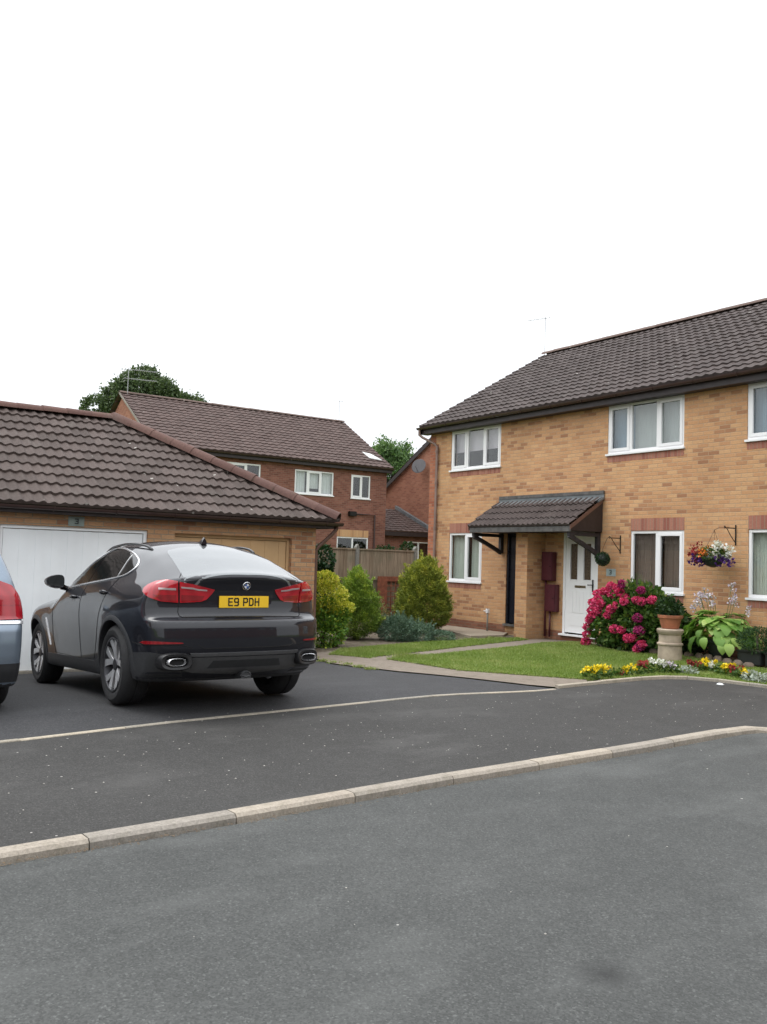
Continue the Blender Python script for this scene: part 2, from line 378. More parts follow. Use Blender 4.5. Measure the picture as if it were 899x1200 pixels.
M['wispy'] = leafmat('pale_twiggy_leaf', (.16, .15, .06), (.26, .27, .10), None)
M['hydleaf'] = leafmat('hydrangea_leaf', (.032, .080, .018), (.080, .155, .034), (.22, .26, .06), .45)
M['hydflower'] = leafmat('hydrangea_floret', (.46, .030, .13), (.70, .050, .16), (.74, .14, .28), .6, .2)
M['hydpurple'] = leafmat('hydrangea_floret_purple', (.26, .02, .12), (.45, .04, .17), None, .6, .2)
M['hosta'] = leafmat('hosta_leaf', (.10, .22, .045), (.22, .38, .08), (.42, .54, .16), .4, .3)
M['darkshrub'] = leafmat('dark_shrub_leaf', (.015, .04, .014), (.045, .085, .025), None, .5)
M['dwarf'] = leafmat('dwarf_conifer', (.02, .055, .018), (.055, .11, .03), None, .6, .1)
M['yellowfl'] = leafmat('yellow_petal', (.75, .52, .01), (.85, .70, .03), None, .5, .2)
M['redfl'] = leafmat('dark_red_petal', (.22, .03, .03), (.42, .06, .06), None, .5, .2)
M['whitefl'] = leafmat('white_petal', (.70, .70, .68), (.85, .84, .84), None, .5, .2)
M['lilacfl'] = leafmat('lilac_petal', (.42, .33, .45), (.75, .72, .76), None, .5, .2)
M['purplefl'] = leafmat('purple_petal', (.05, .015, .12), (.12, .04, .25), None, .5, .2)
M['orangefl'] = leafmat('orange_petal', (.75, .16, .03), (.80, .28, .06), None, .5, .2)
M['silver'] = leafmat('silver_leaf', (.25, .30, .24), (.5, .54, .46), None, .6, .1)
M['treeleaf'] = leafmat('tree_leaf_dark', (.050, .080, .036), (.085, .125, .055), (.14, .18, .085), .6, .2)
M['treeleaf2'] = leafmat('tree_leaf_mid', (.06, .12, .045), (.11, .19, .07), (.20, .29, .12), .6, .25)

def carpaint(name, col, metal, rough):
    t = NT(name); p = t.obj()
    fl = t.noise(p, 900, 1)
    c = t.mix(1, col, t.ramp(fl, [(.3, (.8,)*3), (.7, (1.25,)*3)]), 'MULTIPLY')
    dust = t.noise(p, 2.5, 5, .7)
    return t.done(t.bsdf(c, t.math('ADD', rough, t.math('MULTIPLY', dust, .08)), metal, spec=.12, Coat_Weight=1.0, Coat_Roughness=t.math('MULTIPLY', dust, .03), Coat_IOR=1.48))
M['greypaint'] = carpaint('dark_grey_metallic_paint', (.010, .0105, .0145), .10, .32)
M['bluepaint'] = carpaint('silver_blue_metallic_paint', (.22, .27, .33), .7, .38)
M['cladding'] = simple('car_cladding', (.028, .029, .031), .5, 0, .1, 20)
M['darkclad'] = simple('dark_exhaust_surround', (.012, .012, .013), .4, 0, .1, 20)
M['diffuser'] = simple('grey_satin_plastic', (.085, .086, .088), .42, .2, .08, 20)
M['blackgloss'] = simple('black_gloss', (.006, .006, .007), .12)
M['carglass'] = simple('tinted_car_glass', (.008, .010, .010), .08, 0, .05)
M['rearglass'] = simple('rear_screen_glass', (.20, .21, .215), .06, .5, .03)
M['tyre'] = simple('tyre_rubber', (.014, .014, .015), .8, 0, .2, 20, .3)
M['rim_bright'] = simple('machined_alloy', (.72, .72, .73), .42, .75)
M['rim_dark'] = simple('dark_alloy', (.05, .05, .055), .4, .6)
M['chrome'] = simple('chrome', (.80, .80, .81), .22, .8, .03)
M['disc'] = simple('brake_disc', (.25, .24, .23), .4, .8)
M['shadowgap'] = simple('panel_gap', (.003, .003, .003), .9)
M['plate_y'] = simple('yellow_plate', (.80, .50, .02), .4, 0, .03)
M['plate_b'] = simple('black_character', (.01, .01, .01), .5)
M['signgreen'] = simple('pale_green_slate', (.24, .29, .26), .5, 0, .15, 8)
M['signblue'] = simple('pale_blue_ceramic', (.38, .46, .46), .3, 0, .15, 10)
M['signblack'] = simple('dark_digit', (.02, .03, .03), .5)
M['badge_blue'] = simple('blue_enamel', (.02, .10, .38), .2); M['badge_white'] = simple('white_enamel', (.75, .76, .78), .2)
def lamp(name, c0, c1):
    t = NT(name); p = t.obj()
    w = t.n('TexWave', Scale=9, Distortion=.3); t.put(w.inputs['Vector'], p)
    c = t.mix(w.outputs[0], c0, c1)
    return t.done(t.bsdf(c, .12, 0, Coat_Weight=1.0, Coat_Roughness=.03))
M['lamp'] = lamp('red_lamp_lens', (.34, .004, .012), (.42, .008, .018))
M['lamp_dark'] = lamp('dark_red_lamp_lens', (.20, .004, .008), (.25, .008, .012))
M['lamp_glint'] = simple('painted_lamp_highlight', (.62, .50, .50), .15, .5)  # pale colour for the highlight painted onto the tail lamps

# ------------------------------------------------------------------ ground sheets
def inside(px, py, poly):
    x, y = np.asarray(px), np.asarray(py); r = np.zeros(x.shape, bool); n = len(poly)
    for i in range(n):
        x0, y0 = poly[i]; x1, y1 = poly[(i+1) % n]
        c = ((y0 > y) != (y1 > y)) & (x < (x1-x0)*(y-y0)/((y1-y0) or 1e-9)+x0); r ^= c
    return r
def sheet(name, poly, off, mat, step=.5, noise=0, skirt=0):
    bm = bmesh.new(); vs = [bm.verts.new((x, y, 0)) for x, y in poly]; bm.faces.new(vs)
    xs = [p[0] for p in poly]; ys = [p[1] for p in poly]
    for ax, lo, hi in ((0, min(xs), max(xs)), (1, min(ys), max(ys))):
        v = math.floor(lo/step)*step+step
        while v < hi:
            if ax == 0 and not (-15 < v < -4) and step < 1 and abs(v) > 20: v += step; continue
            c = (v, 0, 0) if ax == 0 else (0, v, 0); nn = (1, 0, 0) if ax == 0 else (0, 1, 0)
            bmesh.ops.bisect_plane(bm, geom=bm.verts[:]+bm.edges[:]+bm.faces[:], plane_co=c, plane_no=nn); v += step
    for v in bm.verts:
        v.co.z = float(G(v.co.x, v.co.y))+off
    if skirt:
        r = bmesh.ops.extrude_edge_only(bm, edges=[e for e in bm.edges if e.is_boundary])
        for v in [g for g in r['geom'] if isinstance(g, bmesh.types.BMVert)]: v.co.z -= skirt
    bmesh.ops.recalc_face_normals(bm, faces=bm.faces)
    me = bpy.data.meshes.new(name); bm.to_mesh(me); bm.free()
    if sum(p.normal.z*p.area for p in me.polygons) < 0: me.flip_normals()
    return link(name, me, mat)
g = sheet('ground', [(-300, -300), (300, -300), (300, 300), (-300, 300)], -.16, M['turf'], 20); tag(g, kind='structure')
KERB = [(-4.93, -14), (-4.95, -2), (-4.98, 0), (-5.01, 1.08), (-5.09, 2.44), (-5.22, 4.27), (-5.30, 6.38), (-5.44, 8.2), (-5.40, 8.50), (-5.2, 8.66), (-4.2, 8.86), (-1, 9.2), (14, 10.2)]
tag(sheet('road', [(x+.05, y-.02) for x, y in KERB]+[(14, -14)], -.035, M['road'], 1), kind='structure')
EDG = [(-8.42, 8.60), (-8.49, 9.33), (-8.55, 10.36), (-8.49, 11.14), (-7.92, 11.46), (-7.24, 11.54), (-5.2, 11.7), (2, 12.3), (14, 13.2)]
LINE = [(-7.45, -1.0), (-7.58, 1.59), (-7.81, 3.1), (-7.97, 5.04), (-8.10, 6.58), (-8.32, 8.5)]
POUT = [(-8.38, 8.54), (-8.69, 8.40), (-9.51, 8.06), (-10.52, 7.54), (-11.4, 7.36), (-11.96, 7.31), (-12.85, 7.48), (-13.3, 7.6)]
tag(sheet('footway', [(x-.05, y+.05) for x, y in KERB]+EDG[::-1]+LINE[::-1]+[(-7.4, -14)], 0, M['strip'], .5), kind='structure')
tag(sheet('driveway', LINE+POUT+[(-13.3, -14), (-7.4, -14)], .002, M['drive'], .5), kind='structure')
def strip_blocks(name, path, w0, w1, z0, z1, seg, gap, mat, rnd=0, follow=True, chamfer=.012):
    """kerb / edging stones end to end along a path; w0,w1 offsets to the left of travel"""
    pts = [Vector((x, y, 0)) for x, y in path]; L = [0]
    for a, b in zip(pts, pts[1:]): L.append(L[-1]+(b-a).length)
    def at(s):
        s = min(max(s, 0), L[-1]-1e-6)
        for i in range(len(L)-1):
            if s <= L[i+1]: t = (s-L[i])/(L[i+1]-L[i]); return pts[i].lerp(pts[i+1], t), (pts[i+1]-pts[i]).normalized()
    m = MB(); s = 0; k = 0
    while s < L[-1]-.05:
        e = min(s+seg, L[-1]); m.cur = random.random(); dz = random.uniform(-rnd, rnd)
        n = 3; rings = []
        for i in range(n):
            p, t = at(s+gap/2+(e-s-gap)*i/(n-1)); nn = Vector((-t.y, t.x, 0)); g0 = float(G(p.x, p.y)) if follow else 0
            prof = [(w0, z0), (w0, z1-chamfer), (w0+chamfer*(1 if w1 > w0 else -1), z1), (w1-chamfer*.5*(1 if w1 > w0 else -1), z1), (w1, z1-chamfer*.5), (w1, z0)]
            rings.append([p+nn*w+Vector((0, 0, z+g0+dz)) for w, z in prof])
        q = 6; vs = [v for r_ in rings for v in r_]; fs = []
        for i in range(n-1):
            for j in range(q): fs.append((i*q+j, i*q+(j+1) % q, (i+1)*q+(j+1) % q, (i+1)*q+j))
        fs += [tuple(range(q))[::-1], tuple((n-1)*q+j for j in range(q))]
        m.add(vs, fs); s = e; k += 1
    return m.build(name, mat, col=True)
tag(strip_blocks('kerb', KERB, -.005, .125, -.12, .012, .915, .008, M['kerb'], .003, chamfer=.02), kind='structure')
tag(strip_blocks('drive_edging', LINE, -.03, .03, -.08, .010, .915, .006, M['edging'], .002, chamfer=.006), kind='structure')
tag(strip_blocks('bed_edging', EDG, -.06, .0, -.08, .045, .915, .006, M['edging'], .004, chamfer=.008), kind='structure')
SOIL = [(-8.46, 8.66), (-8.69, 8.45), (-9.51, 8.1), (-10.52, 7.58), (-11.4, 7.4), (-11.96, 7.35), (-12.85, 7.52), (-13.3, 7.7), (-19, 7.7), (-19, 14), (-6.5, 14), (4, 14), (4, 12.5), (-5.2, 11.72), (-7.24, 11.6), (-7.92, 11.52), (-8.52, 11.2), (-8.60, 10.36), (-8.54, 9.33)]
tag(sheet('garden_soil', SOIL, .006, M['soil'], .4), kind='structure')
tag(sheet('garden_path', [(-8.40, 8.60), (-8.69, 8.42), (-9.51, 8.08), (-10.52, 7.56), (-11.4, 7.38), (-11.96, 7.33), (-12.85, 7.50), (-13.28, 7.72), (-13.3, 8.13), (-12.79, 8.59), (-13.95, 13.0), (-14.03, 14), (-12.6, 14), (-8.6, 9.4)], .016, M['path'], .4), kind='structure')
tag(sheet('patio_slab', [(-16.5, 13.0), (-17.4, 13.98), (-15.2, 13.98), (-14.72, 13.42), (-14.73, 12.5)], .05, M['slab'], .5, skirt=.06), kind='structure')
LA = [(-12.9, 7.88), (-13.42, 8.44), (-14.05, 10.7), (-14.18, 12.22), (-14.26, 13.39), (-13.88, 13.31), (-13.3, 11.46), (-12.7, 9.76), (-12.15, 8.16)]
LB = [(-11.8, 8.32), (-12.08, 9.25), (-12.42, 10.62), (-12.66, 11.63), (-12.95, 12.9), (-12.80, 13.45), (-12.45, 13.55), (-11.7, 13.1), (-10.9, 12.85), (-10.42, 13.05), (-9.9, 13.35), (-9.2, 13.2), (-8.5, 13.05), (-6, 12.6), (-2, 12.6), (-2, 12.05), (-5.2, 11.78), (-7.3, 11.62), (-7.92, 11.56), (-8.56, 11.24), (-8.66, 10.37), (-8.75, 9.6), (-9.42, 9.1), (-10.26, 8.5)]
def lawn_ragged(poly):
    out = []
    for i in range(len(poly)):
        a = Vector(poly[i]); b = Vector(poly[(i+1) % len(poly)]); n = max(1, int((b-a).length/.12))
        for k in range(n):
            p = a.lerp(b, k/n); out.append((p.x+random.uniform(-.022, .022), p.y+random.uniform(-.022, .022)))
    return out
for poly in (LA, LB):
    tag(sheet('lawn', lawn_ragged(poly), .026, M['turf'], .4), kind='structure')

# grass blades ------------------------------------------------
def tri_mesh(name, V, F, mat, var, nper, parent=None):
    """V (n,3); F (m,nper) index array"""
    me = bpy.data.meshes.new(name); n = len(V); m = len(F)
    me.vertices.add(n); me.vertices.foreach_set('co', V.astype(np.float32).ravel())
    me.loops.add(m*nper); me.loops.foreach_set('vertex_index', F.astype(np.int32).ravel())
    me.polygons.add(m); me.polygons.foreach_set('loop_start', np.arange(0, m*nper, nper, dtype=np.int32))
    me.update(calc_edges=True); me.validate()
    at = me.color_attributes.new('var', 'FLOAT_COLOR', 'POINT')
    c = np.ones((n, 4), np.float32); c[:, :3] = var[:, None]; at.data.foreach_set('color', c.ravel())
    return link(name, me, mat, parent)
def blades(poly, n, hmin, hmax):
    xs = [p[0] for p in poly]; ys = [p[1] for p in poly]
    X = rng.uniform(min(xs)-.03, max(xs)+.03, n*3); Y = rng.uniform(min(ys)-.03, max(ys)+.03, n*3)
    k = inside(X, Y, poly); X = X[k][:n]; Y = Y[k][:n]; n = len(X)
    Z = G(X, Y)+.022; a = rng.uniform(0, 6.28, n); h = rng.uniform(hmin, hmax, n); w = rng.uniform(.004, .008, n)
    lx = rng.normal(0, .018, n); ly = rng.normal(0, .018, n)
    V = np.empty((n, 3, 3)); V[:, 0] = np.stack([X-np.cos(a)*w, Y-np.sin(a)*w, Z], 1); V[:, 1] = np.stack([X+np.cos(a)*w, Y+np.sin(a)*w, Z], 1)
    V[:, 2] = np.stack([X+lx, Y+ly, Z+h], 1)
    patch = .5+.35*np.sin(X*2.1+np.sin(Y*1.7)*1.5)*np.cos(Y*2.6)+.3*(np.sin(X*7.3+Y*2.2)*np.sin(Y*6.1-X*1.3) > .55)
    var = np.repeat(np.clip(patch*.5+rng.uniform(0, .5, n), 0, 1), 3)
    return V.reshape(-1, 3), var
VV, vv = [], []
for poly, n in ((LA, 26000), (LB, 95000)):
    a, b = blades(poly, n, .015, .042); VV.append(a); vv.append(b)
# longer tufts along the lawn edges and in the path joints
def tufts(pts, n, spread, h):
    P = np.array(pts); i = rng.integers(0, len(P), n); X = P[i, 0]+rng.normal(0, spread, n); Y = P[i, 1]+rng.normal(0, spread, n)
    Z = G(X, Y)+.01; a = rng.uniform(0, 6.28, n); w = .006; hh = rng.uniform(h*.4, h, n)
    V = np.empty((n, 3, 3)); V[:, 0] = np.stack([X-np.cos(a)*w, Y-np.sin(a)*w, Z], 1); V[:, 1] = np.stack([X+np.cos(a)*w, Y+np.sin(a)*w, Z], 1)
    V[:, 2] = np.stack([X+rng.normal(0, .03, n), Y+rng.normal(0, .03, n), Z+hh], 1); return V.reshape(-1, 3), np.repeat(rng.uniform(.2, 1, n), 3)
edge_pts = [(a[0]+(b[0]-a[0])*t, a[1]+(b[1]-a[1])*t) for poly in (LA, LB) for a, b in zip(poly, poly[1:]+poly[:1]) for t in np.linspace(0, 1, 12)]
a, b = tufts(edge_pts, 9000, .025, .05); VV.append(a); vv.append(b)
a, b = tufts([(-11.9, 8.75), (-11.6, 8.85), (-12.0, 8.9)], 1500, .13, .085); VV.append(a); vv.append(b)
a, b = tufts([(-12.7+.35*i, 7.42-.02*(i % 3)) for i in range(6)], 500, .05, .05); VV.append(a); vv.append(b)
a, b = tufts([(-14.4, 12.9), (-14.3, 12.2), (-14.6, 11.6)], 900, .12, .06); VV.append(a); vv.append(b)
V = np.concatenate(VV); v_ = np.concatenate(vv)
tag(tri_mesh('grass', V, np.arange(len(V)).reshape(-1, 3), M['grass'], v_, 3), 'short green lawn grass on both sides of the garden path', 'grass', kind='stuff')

# ------------------------------------------------------------------ building pieces
def wall(name, O, U, N, length, height, openings, mat, parent, thick=.2, gable=None, z0=0, reveal=None):
    """solid wall with real openings; gable=(apex_u, apex_z) adds the triangle above height"""
    F = frame(O, U, N); m = MB()
    xs = sorted({0, length, *[q for o in openings for q in (o[0], o[1])]}); zs = sorted({z0, height, *[q for o in openings for q in (o[2], o[3])]})
    hole = lambda u, z: any(o[0] < u < o[1] and o[2] < z < o[3] for o in openings)
    for i in range(len(xs)-1):
        for j in range(len(zs)-1):
            if hole((xs[i]+xs[i+1])/2, (zs[j]+zs[j+1])/2): continue
            a, b, c, d = xs[i], xs[i+1], zs[j], zs[j+1]
            m.add([F((a, 0, c)), F((b, 0, c)), F((b, 0, d)), F((a, 0, d))], [(0, 1, 2, 3)])
            m.add([F((a, -thick, c)), F((b, -thick, c)), F((b, -thick, d)), F((a, -thick, d))], [(3, 2, 1, 0)])
    def q(a, b): m.add([F((a[0], 0, a[1])), F((b[0], 0, b[1])), F((b[0], -thick, b[1])), F((a[0], -thick, a[1]))], [(0, 1, 2, 3)])
    for o in openings:
        q((o[0], o[2]), (o[0], o[3])); q((o[0], o[3]), (o[1], o[3])); q((o[1], o[3]), (o[1], o[2])); q((o[1], o[2]), (o[0], o[2]))
    if gable:
        au, az = gable
        m.add([F((0, 0, height)), F((length, 0, height)), F((au, 0, az))], [(0, 1, 2)])
        m.add([F((0, -thick, height)), F((length, -thick, height)), F((au, -thick, az))], [(2, 1, 0)])
        q((0, height), (au, az)); q((au, az), (length, height))
    else: q((0, height), (length, height))
    me = bpy.data.meshes.new(name); me.from_pydata([tuple(p) for p in m.v], [], m.f)
    bm = bmesh.new(); bm.from_mesh(me); bmesh.ops.remove_doubles(bm, verts=bm.verts, dist=1e-5); bmesh.ops.recalc_face_normals(bm, faces=bm.faces); bm.to_mesh(me); bm.free()
    return link(name, me, mat, parent)
def window(O, U, N, u0, u1, z0, z1, parent, lights, sashes=(), inside_=None, room='room', sill=True, glassm='glass', depth=1.2):
    """uPVC window: outer frame, mullions, sashes, glass, what hangs behind"""
    F = frame(O, U, N); t = .055; m = MB()
    d0, d1 = -.07, -.015
    def bar(a, b, c, d, e0=d0, e1=d1): m.box((a, e0, c), (b, e1, d), F)
    bar(u0, u1, z1-t, z1); bar(u0, u1, z0+.03, z0+.03+t); bar(u0, u0+t, z0+.03+t, z1-t); bar(u1-t, u1, z0+.03+t, z1-t)
    xs = [u0+(u1-u0)*q for q in lights]
    for x in xs[1:-1]: bar(x-.035, x+.035, z0+.03+t, z1-t)
    fr = m.build('window', M['upvc'], parent, bevel=.004)
    gz0, gz1 = z0+.03+t, z1-t
    for i in range(len(xs)-1):
        a = xs[i]+(t if i == 0 else .035); b = xs[i+1]-(t if i == len(xs)-2 else .035)
        ia, ib, iz0, iz1 = a, b, gz0, gz1
        if i in sashes:
            s = MB(); w = .05
            for q in (((a-.012, d1-.03, gz0-.012), (b+.012, d1+.012, gz0+w)), ((a-.012, d1-.03, gz1-w), (b+.012, d1+.012, gz1+.012)), ((a-.012, d1-.03, gz0+w), (a+w, d1+.012, gz1-w)), ((b-w, d1-.03, gz0+w), (b+.012, d1+.012, gz1-w))): s.box(*q, F)
            s.build('sash', M['upvc'], fr, bevel=.004)
            hm = MB(); hx = b-.022 if i else a+.022; hz = (gz0+gz1)/2
            hm.box((hx-.008, -.085, hz-.06), (hx+.008, -.075, hz+.06), F); hm.build('handle', M['steel'], fr)
            ia, ib, iz0, iz1 = a+w, b-w, gz0+w, gz1-w
        p = MB(); p.box((ia-.004, -.046, iz0-.004), (ib+.004, -.040, iz1+.004), F); p.build('pane', M[glassm], fr)
    if sill:
        s = MB(); s.box((u0-.03, -.08, z0-.012), (u1+.03, .045, z0+.028), F); s.build('sill', M['upvc'], fr, bevel=.004)
    r = MB(); e = .015
    a, b, c, d, y0, y1 = u0+e, u1-e, z0+.04, z1-e, -depth, -.12
    pv = [F(p) for p in ((a-.3, y0, c-.5), (b+.3, y0, c-.5), (b+.3, y0, d+.2), (a-.3, y0, d+.2), (a, y1, c), (b, y1, c), (b, y1, d), (a, y1, d))]
    r.add(pv, [(0, 1, 2, 3), (0, 4, 5, 1), (1, 5, 6, 2), (2, 6, 7, 3), (3, 7, 4, 0)])
    r.build('room_lining', M[room], fr)
    if inside_:
        for kind, mat, x0, x1, y0, y1 in inside_:   # fractions of the window
            a = u0+(u1-u0)*x0; b = u0+(u1-u0)*x1; c = z0+.05+(z1-z0-.1)*y0; d = z0+.05+(z1-z0-.1)*y1
            cm = MB(); n = max(4, int((b-a)/.018))
            amp = .012 if kind == 'curtain' else .002
            vs = []
            for i in range(n+1):
                uu = a+(b-a)*i/n; dd = -.16+amp*math.sin(i*1.9)+amp*.6*math.sin(i*.77)
                vs += [F((uu, dd, c)), F((uu, dd, d)), F((uu, dd-.004, d)), F((uu, dd-.004, c))]
            fs = []
            for i in range(n):
                k = i*4; fs += [(k, k+4, k+5, k+1), (k+3, k+2, k+6, k+7), (k+1, k+5, k+6, k+2), (k, k+3, k+7, k+4)]
            cm.add(vs, fs+[(0, 1, 2, 3), (n*4+3, n*4+2, n*4+1, n*4)]); cm.build(kind, M[mat], fr, smooth=False)
    return fr
def slope(name, O, U, V, L, ulo, uhi, gauge, mat, parent, pitchw=.15, amp=.03, res=6, step=.032, per=.3, thick=.02):
    """tiled roof slope as real laid courses. O eave start, U along eave, V up the slope; ulo/uhi functions of v"""
    O, U, V = Vector(O), Vector(U).normalized(), Vector(V).normalized(); Nn = U.cross(V)
    if Nn.z < 0: Nn = -Nn
    O, U, V, Nn = map(lambda q: np.array(q), (O, U, V, Nn))
    nc = max(1, round(L/gauge)); gauge = L/nc; du = pitchw/res; P = []; Fc = []; C = []
    for i in range(nc):
        v0, v1 = i*gauge, min((i+1)*gauge+.02, L)
        lo = min(ulo(v0), ulo(v1)); hi = max(uhi(v0), uhi(v1)); k0 = math.floor(lo/du); k1 = math.ceil(hi/du)
        ks = np.arange(k0, k1+1); us = ks*du
        jit = rng.normal(0, .003, 5000)
        tidx = np.floor((us+1000)/per).astype(int) % 4999
        rv = rng.uniform(0, 1, 5000)[tidx]
        w = amp*(.5+.5*np.cos(2*np.pi*us/pitchw))**1.2 + jit[tidx]
        rows = []
        for v, h in ((v0, -.004), (v0+.0005, None), (v1, 'top')):
            uu = np.clip(us, ulo(v), uhi(v))
            hh = np.full(len(us), -.004) if h == -.004 else (w+step if h is None else w+.003)
            rows.append(O+uu[:, None]*U+v*V+hh[:, None]*Nn)
        b = len(P)*1
        base = sum(len(p) for p in P); n = len(us)
        P += rows; C += [rv]*3
        width = np.clip(us, ulo(v0), uhi(v0)); wid1 = np.clip(us, ulo(v1), uhi(v1))
        for r_ in range(2):
            for k in range(n-1):
                if r_ == 0 and width[k+1]-width[k] < 1e-5: continue
                if r_ == 1 and width[k+1]-width[k] < 1e-5 and wid1[k+1]-wid1[k] < 1e-5: continue
                a = base+r_*n+k; Fc.append((a, a+1, a+n+1, a+n))
    P = np.concatenate(P); C = np.concatenate(C)
    me = bpy.data.meshes.new(name); me.from_pydata(P.tolist(), [], Fc); me.update()
    at = me.color_attributes.new('var', 'FLOAT_COLOR', 'POINT'); c = np.ones((len(P), 4), np.float32); c[:, :3] = C[:, None]; at.data.foreach_set('color', c.ravel())
    me.polygons.foreach_set('use_smooth', [True]*len(me.polygons)); me.set_sharp_from_angle(angle=R(35))
    return link(name, me, mat, parent)
def ridge(name, a, b, mat, parent, r=.12, seg=.45, squash=.7):
    a, b = Vector(a), Vector(b); L = (b-a).length; t = (b-a).normalized(); s = t.cross(Vector((0, 0, 1))).normalized(); n = s.cross(t)
    if n.z < 0: n = -n
    m = MB(); k = max(1, round(L/seg)); k_ = L/k
    for i in range(k):
        m.cur = random.random(); r0, r1 = r*random.uniform(.98, 1.05), r*random.uniform(.94, .99)
        vs = []; q = 9; j = random.uniform(-.004, .004)
        for (d, rr) in ((i*k_-.01, r0), ((i+1)*k_+.01, r1)):
            for w in (rr, rr-.018):
                for c in range(q):
                    an = math.pi*c/(q-1); vs.append(a+t*d+s*(math.cos(an)*w)+n*((math.sin(an)*w*squash)+j-.02))
        fs = []
        for c in range(q-1): fs += [(c, c+1, 2*q+c+1, 2*q+c), (q+c, 3*q+c, 3*q+c+1, q+c+1), (c, q+c, q+c+1, c+1), (2*q+c, 2*q+c+1, 3*q+c+1, 3*q+c)]
        fs += [(0, 2*q, 3*q, q), (q-1, 2*q-1, 4*q-1, 3*q-1)]
        m.add(vs, fs)
    return m.build(name, mat, parent, smooth=True, col=True, angle=50)
def gutter(name, a, b, out, mat, parent, r=.055):
    a, b, out = Vector(a), Vector(b), Vector(out); m = MB(); q = 9; vs = []; t = (b-a).normalized()
    for p in (a, b):
        for w in (r, r-.006):
            for c in range(q):
                an = math.pi*c/(q-1); vs.append(p+out*(math.cos(an)*w)+Vector((0, 0, -math.sin(an)*w)))
    fs = []
    for c in range(q-1): fs += [(c, c+1, 2*q+c+1, 2*q+c), (q+c, 3*q+c, 3*q+c+1, q+c+1), (c, q+c, q+c+1, c+1), (2*q+c, 2*q+c+1, 3*q+c+1, 3*q+c)]
    fs += [(0, 2*q, 3*q, q), (q-1, 2*q-1, 4*q-1, 3*q-1)]
    m.add(vs, fs)
    L = (b-a).length
    for i in range(int(L/.9)+1):      # union brackets
        p = a+t*min(L-.03, i*.9+.3)
        m.tube([p+out*(math.cos(x)*(r+.006))+Vector((0, 0, -math.sin(x)*(r+.006))) for x in np.linspace(0, math.pi, 8)], .008, 5)
    return m.build(name, mat, parent, smooth=True, angle=50)
Z0 = lambda v: 0

# ------------------------------------------------------------------ the buff brick house
house = empty('terraced_house', (-14, 18, 0))
tag(house, 'long buff brick terraced house with dark tiled roof, white windows and porch canopy', 'house')
hx0, hx1, hy, hD = -18.3, -3.0, 14.0, 8.4
EZ, RZ, RY = 5.08, 7.66, 14.0+4.15
O = (hx0, hy, 0); U = (1, 0, 0); N = (0, -1, 0)
def hu(x): return x-hx0
WL = [ # x0,x1,z0,z1, lights, sashes, inside, room
 (-17.43, -16.19, 1.13, 2.34, (0, .5, 1), (1,), [('curtain', 'curtain_green', 0, .44, 0, 1), ('curtain', 'curtain_green', .56, 1, 0, 1)], 'room'),
 (-17.45, -15.60, 3.88, 4.92, (0, .33, .67, 1), (0, 2), [('blind', 'pink_reflection', 0, 1, .46, 1)], 'room_dark'),  # pale upper half painted in as the pinkish sky reflection, no real blind
 (-11.73, -10.48, 1.13, 2.34, (0, .5, 1), (1,), [('curtain', 'curtain_brown', 0, .42, 0, 1), ('curtain', 'curtain_brown', .55, 1, 0, 1)], 'room_dark'),
 (-12.36, -10.51, 3.88, 4.91, (0, .31, .67, 1), (0, 2), [('blind', 'blueblind', 0, .31, 0, 1), ('blind', 'blind', .31, 1, 0, 1)], 'room'),
 (-9.16, -7.91, 1.13, 2.34, (0, .5, 1), (1,), [('curtain', 'curtain_green', 0, 1, 0, 1)], 'room'),
 (-9.20, -7.35, 3.88, 4.91, (0, .33, .67, 1), (0, 2), [('blind', 'blueblind', 0, 1, 0, 1)], 'room'),
 (-5.5, -4.25, 1.13, 2.34, (0, .5, 1), (1,), [('curtain', 'curtain', 0, 1, 0, 1)], 'room')]
DB = (-15.32, -14.42, .25, 2.33); DW = (-13.53, -12.56, .18, 2.31)
ops = [(hu(a), hu(b), c-.012, d) for a, b, c, d, *_ in WL]+[(hu(a), hu(b), c, d) for a, b, c, d in (DB, DW)]
parts = []
def H(o): return o
wf = wall('wall', O, U, N, hx1-hx0, EZ-.1, ops, M['buff'], house, z0=-.12); 
wall('wall', (hx0, hy+hD, 0), (0, -1, 0), (-1, 0, 0), hD, EZ-.1, [], M['red'], house, gable=(hD/2, RZ-.12), z0=-.12)
wall('wall', (hx1, hy+hD, 0), (-1, 0, 0), (0, 1, 0), hx1-hx0, EZ-.1, [], M['buff'], house, z0=-.12)
wall('wall', (hx1, hy, 0), (0, 1, 0), (1, 0, 0), hD, EZ-.1, [], M['buff'], house, gable=(hD/2, RZ-.12), z0=-.12)
Fh = frame(O, U, N)
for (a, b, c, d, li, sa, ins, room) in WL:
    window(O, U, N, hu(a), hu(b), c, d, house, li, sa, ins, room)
for (a, b, c, d, *_) in WL:
    m = MB(); m.box((hu(a)+.0, -.05, c-.14), (hu(b), .004, c-.014), Fh); m.build('brick_sill', M['soldier'], house)
    if c < 3: m = MB(); m.box((hu(a)+.0, -.05, d+.002), (hu(b), .004, d+.24), Fh); m.build('brick_lintel', M['soldier'], house)
m = MB(); z = -.1; k = 0      # toothed quoins
while z < EZ-.3:
    w = .34 if k % 2 == 0 else .225
    m.box((-.004, -.06, z), (w, .005, z+.225), Fh); z += .225; k += 1
m.build('quoins', M['quoin'], house)
m = MB()
for a, b in ((-18.3+.35, DB[0]-.0), (-14.05, DW[0]), (DW[0], DW[1])):
    top = .30 if b != DW[1] else DW[2]-.002
    m.box((hu(a)+.002, -.05, -.12), (hu(b)-.002, .0065, top if b == DW[1] else .225), Fh)
m.box((hu(DW[1])+.002, -.05, -.12), (hu(hx1), .0065, .225), Fh)
m.build('plinth', M['plinth'], house)
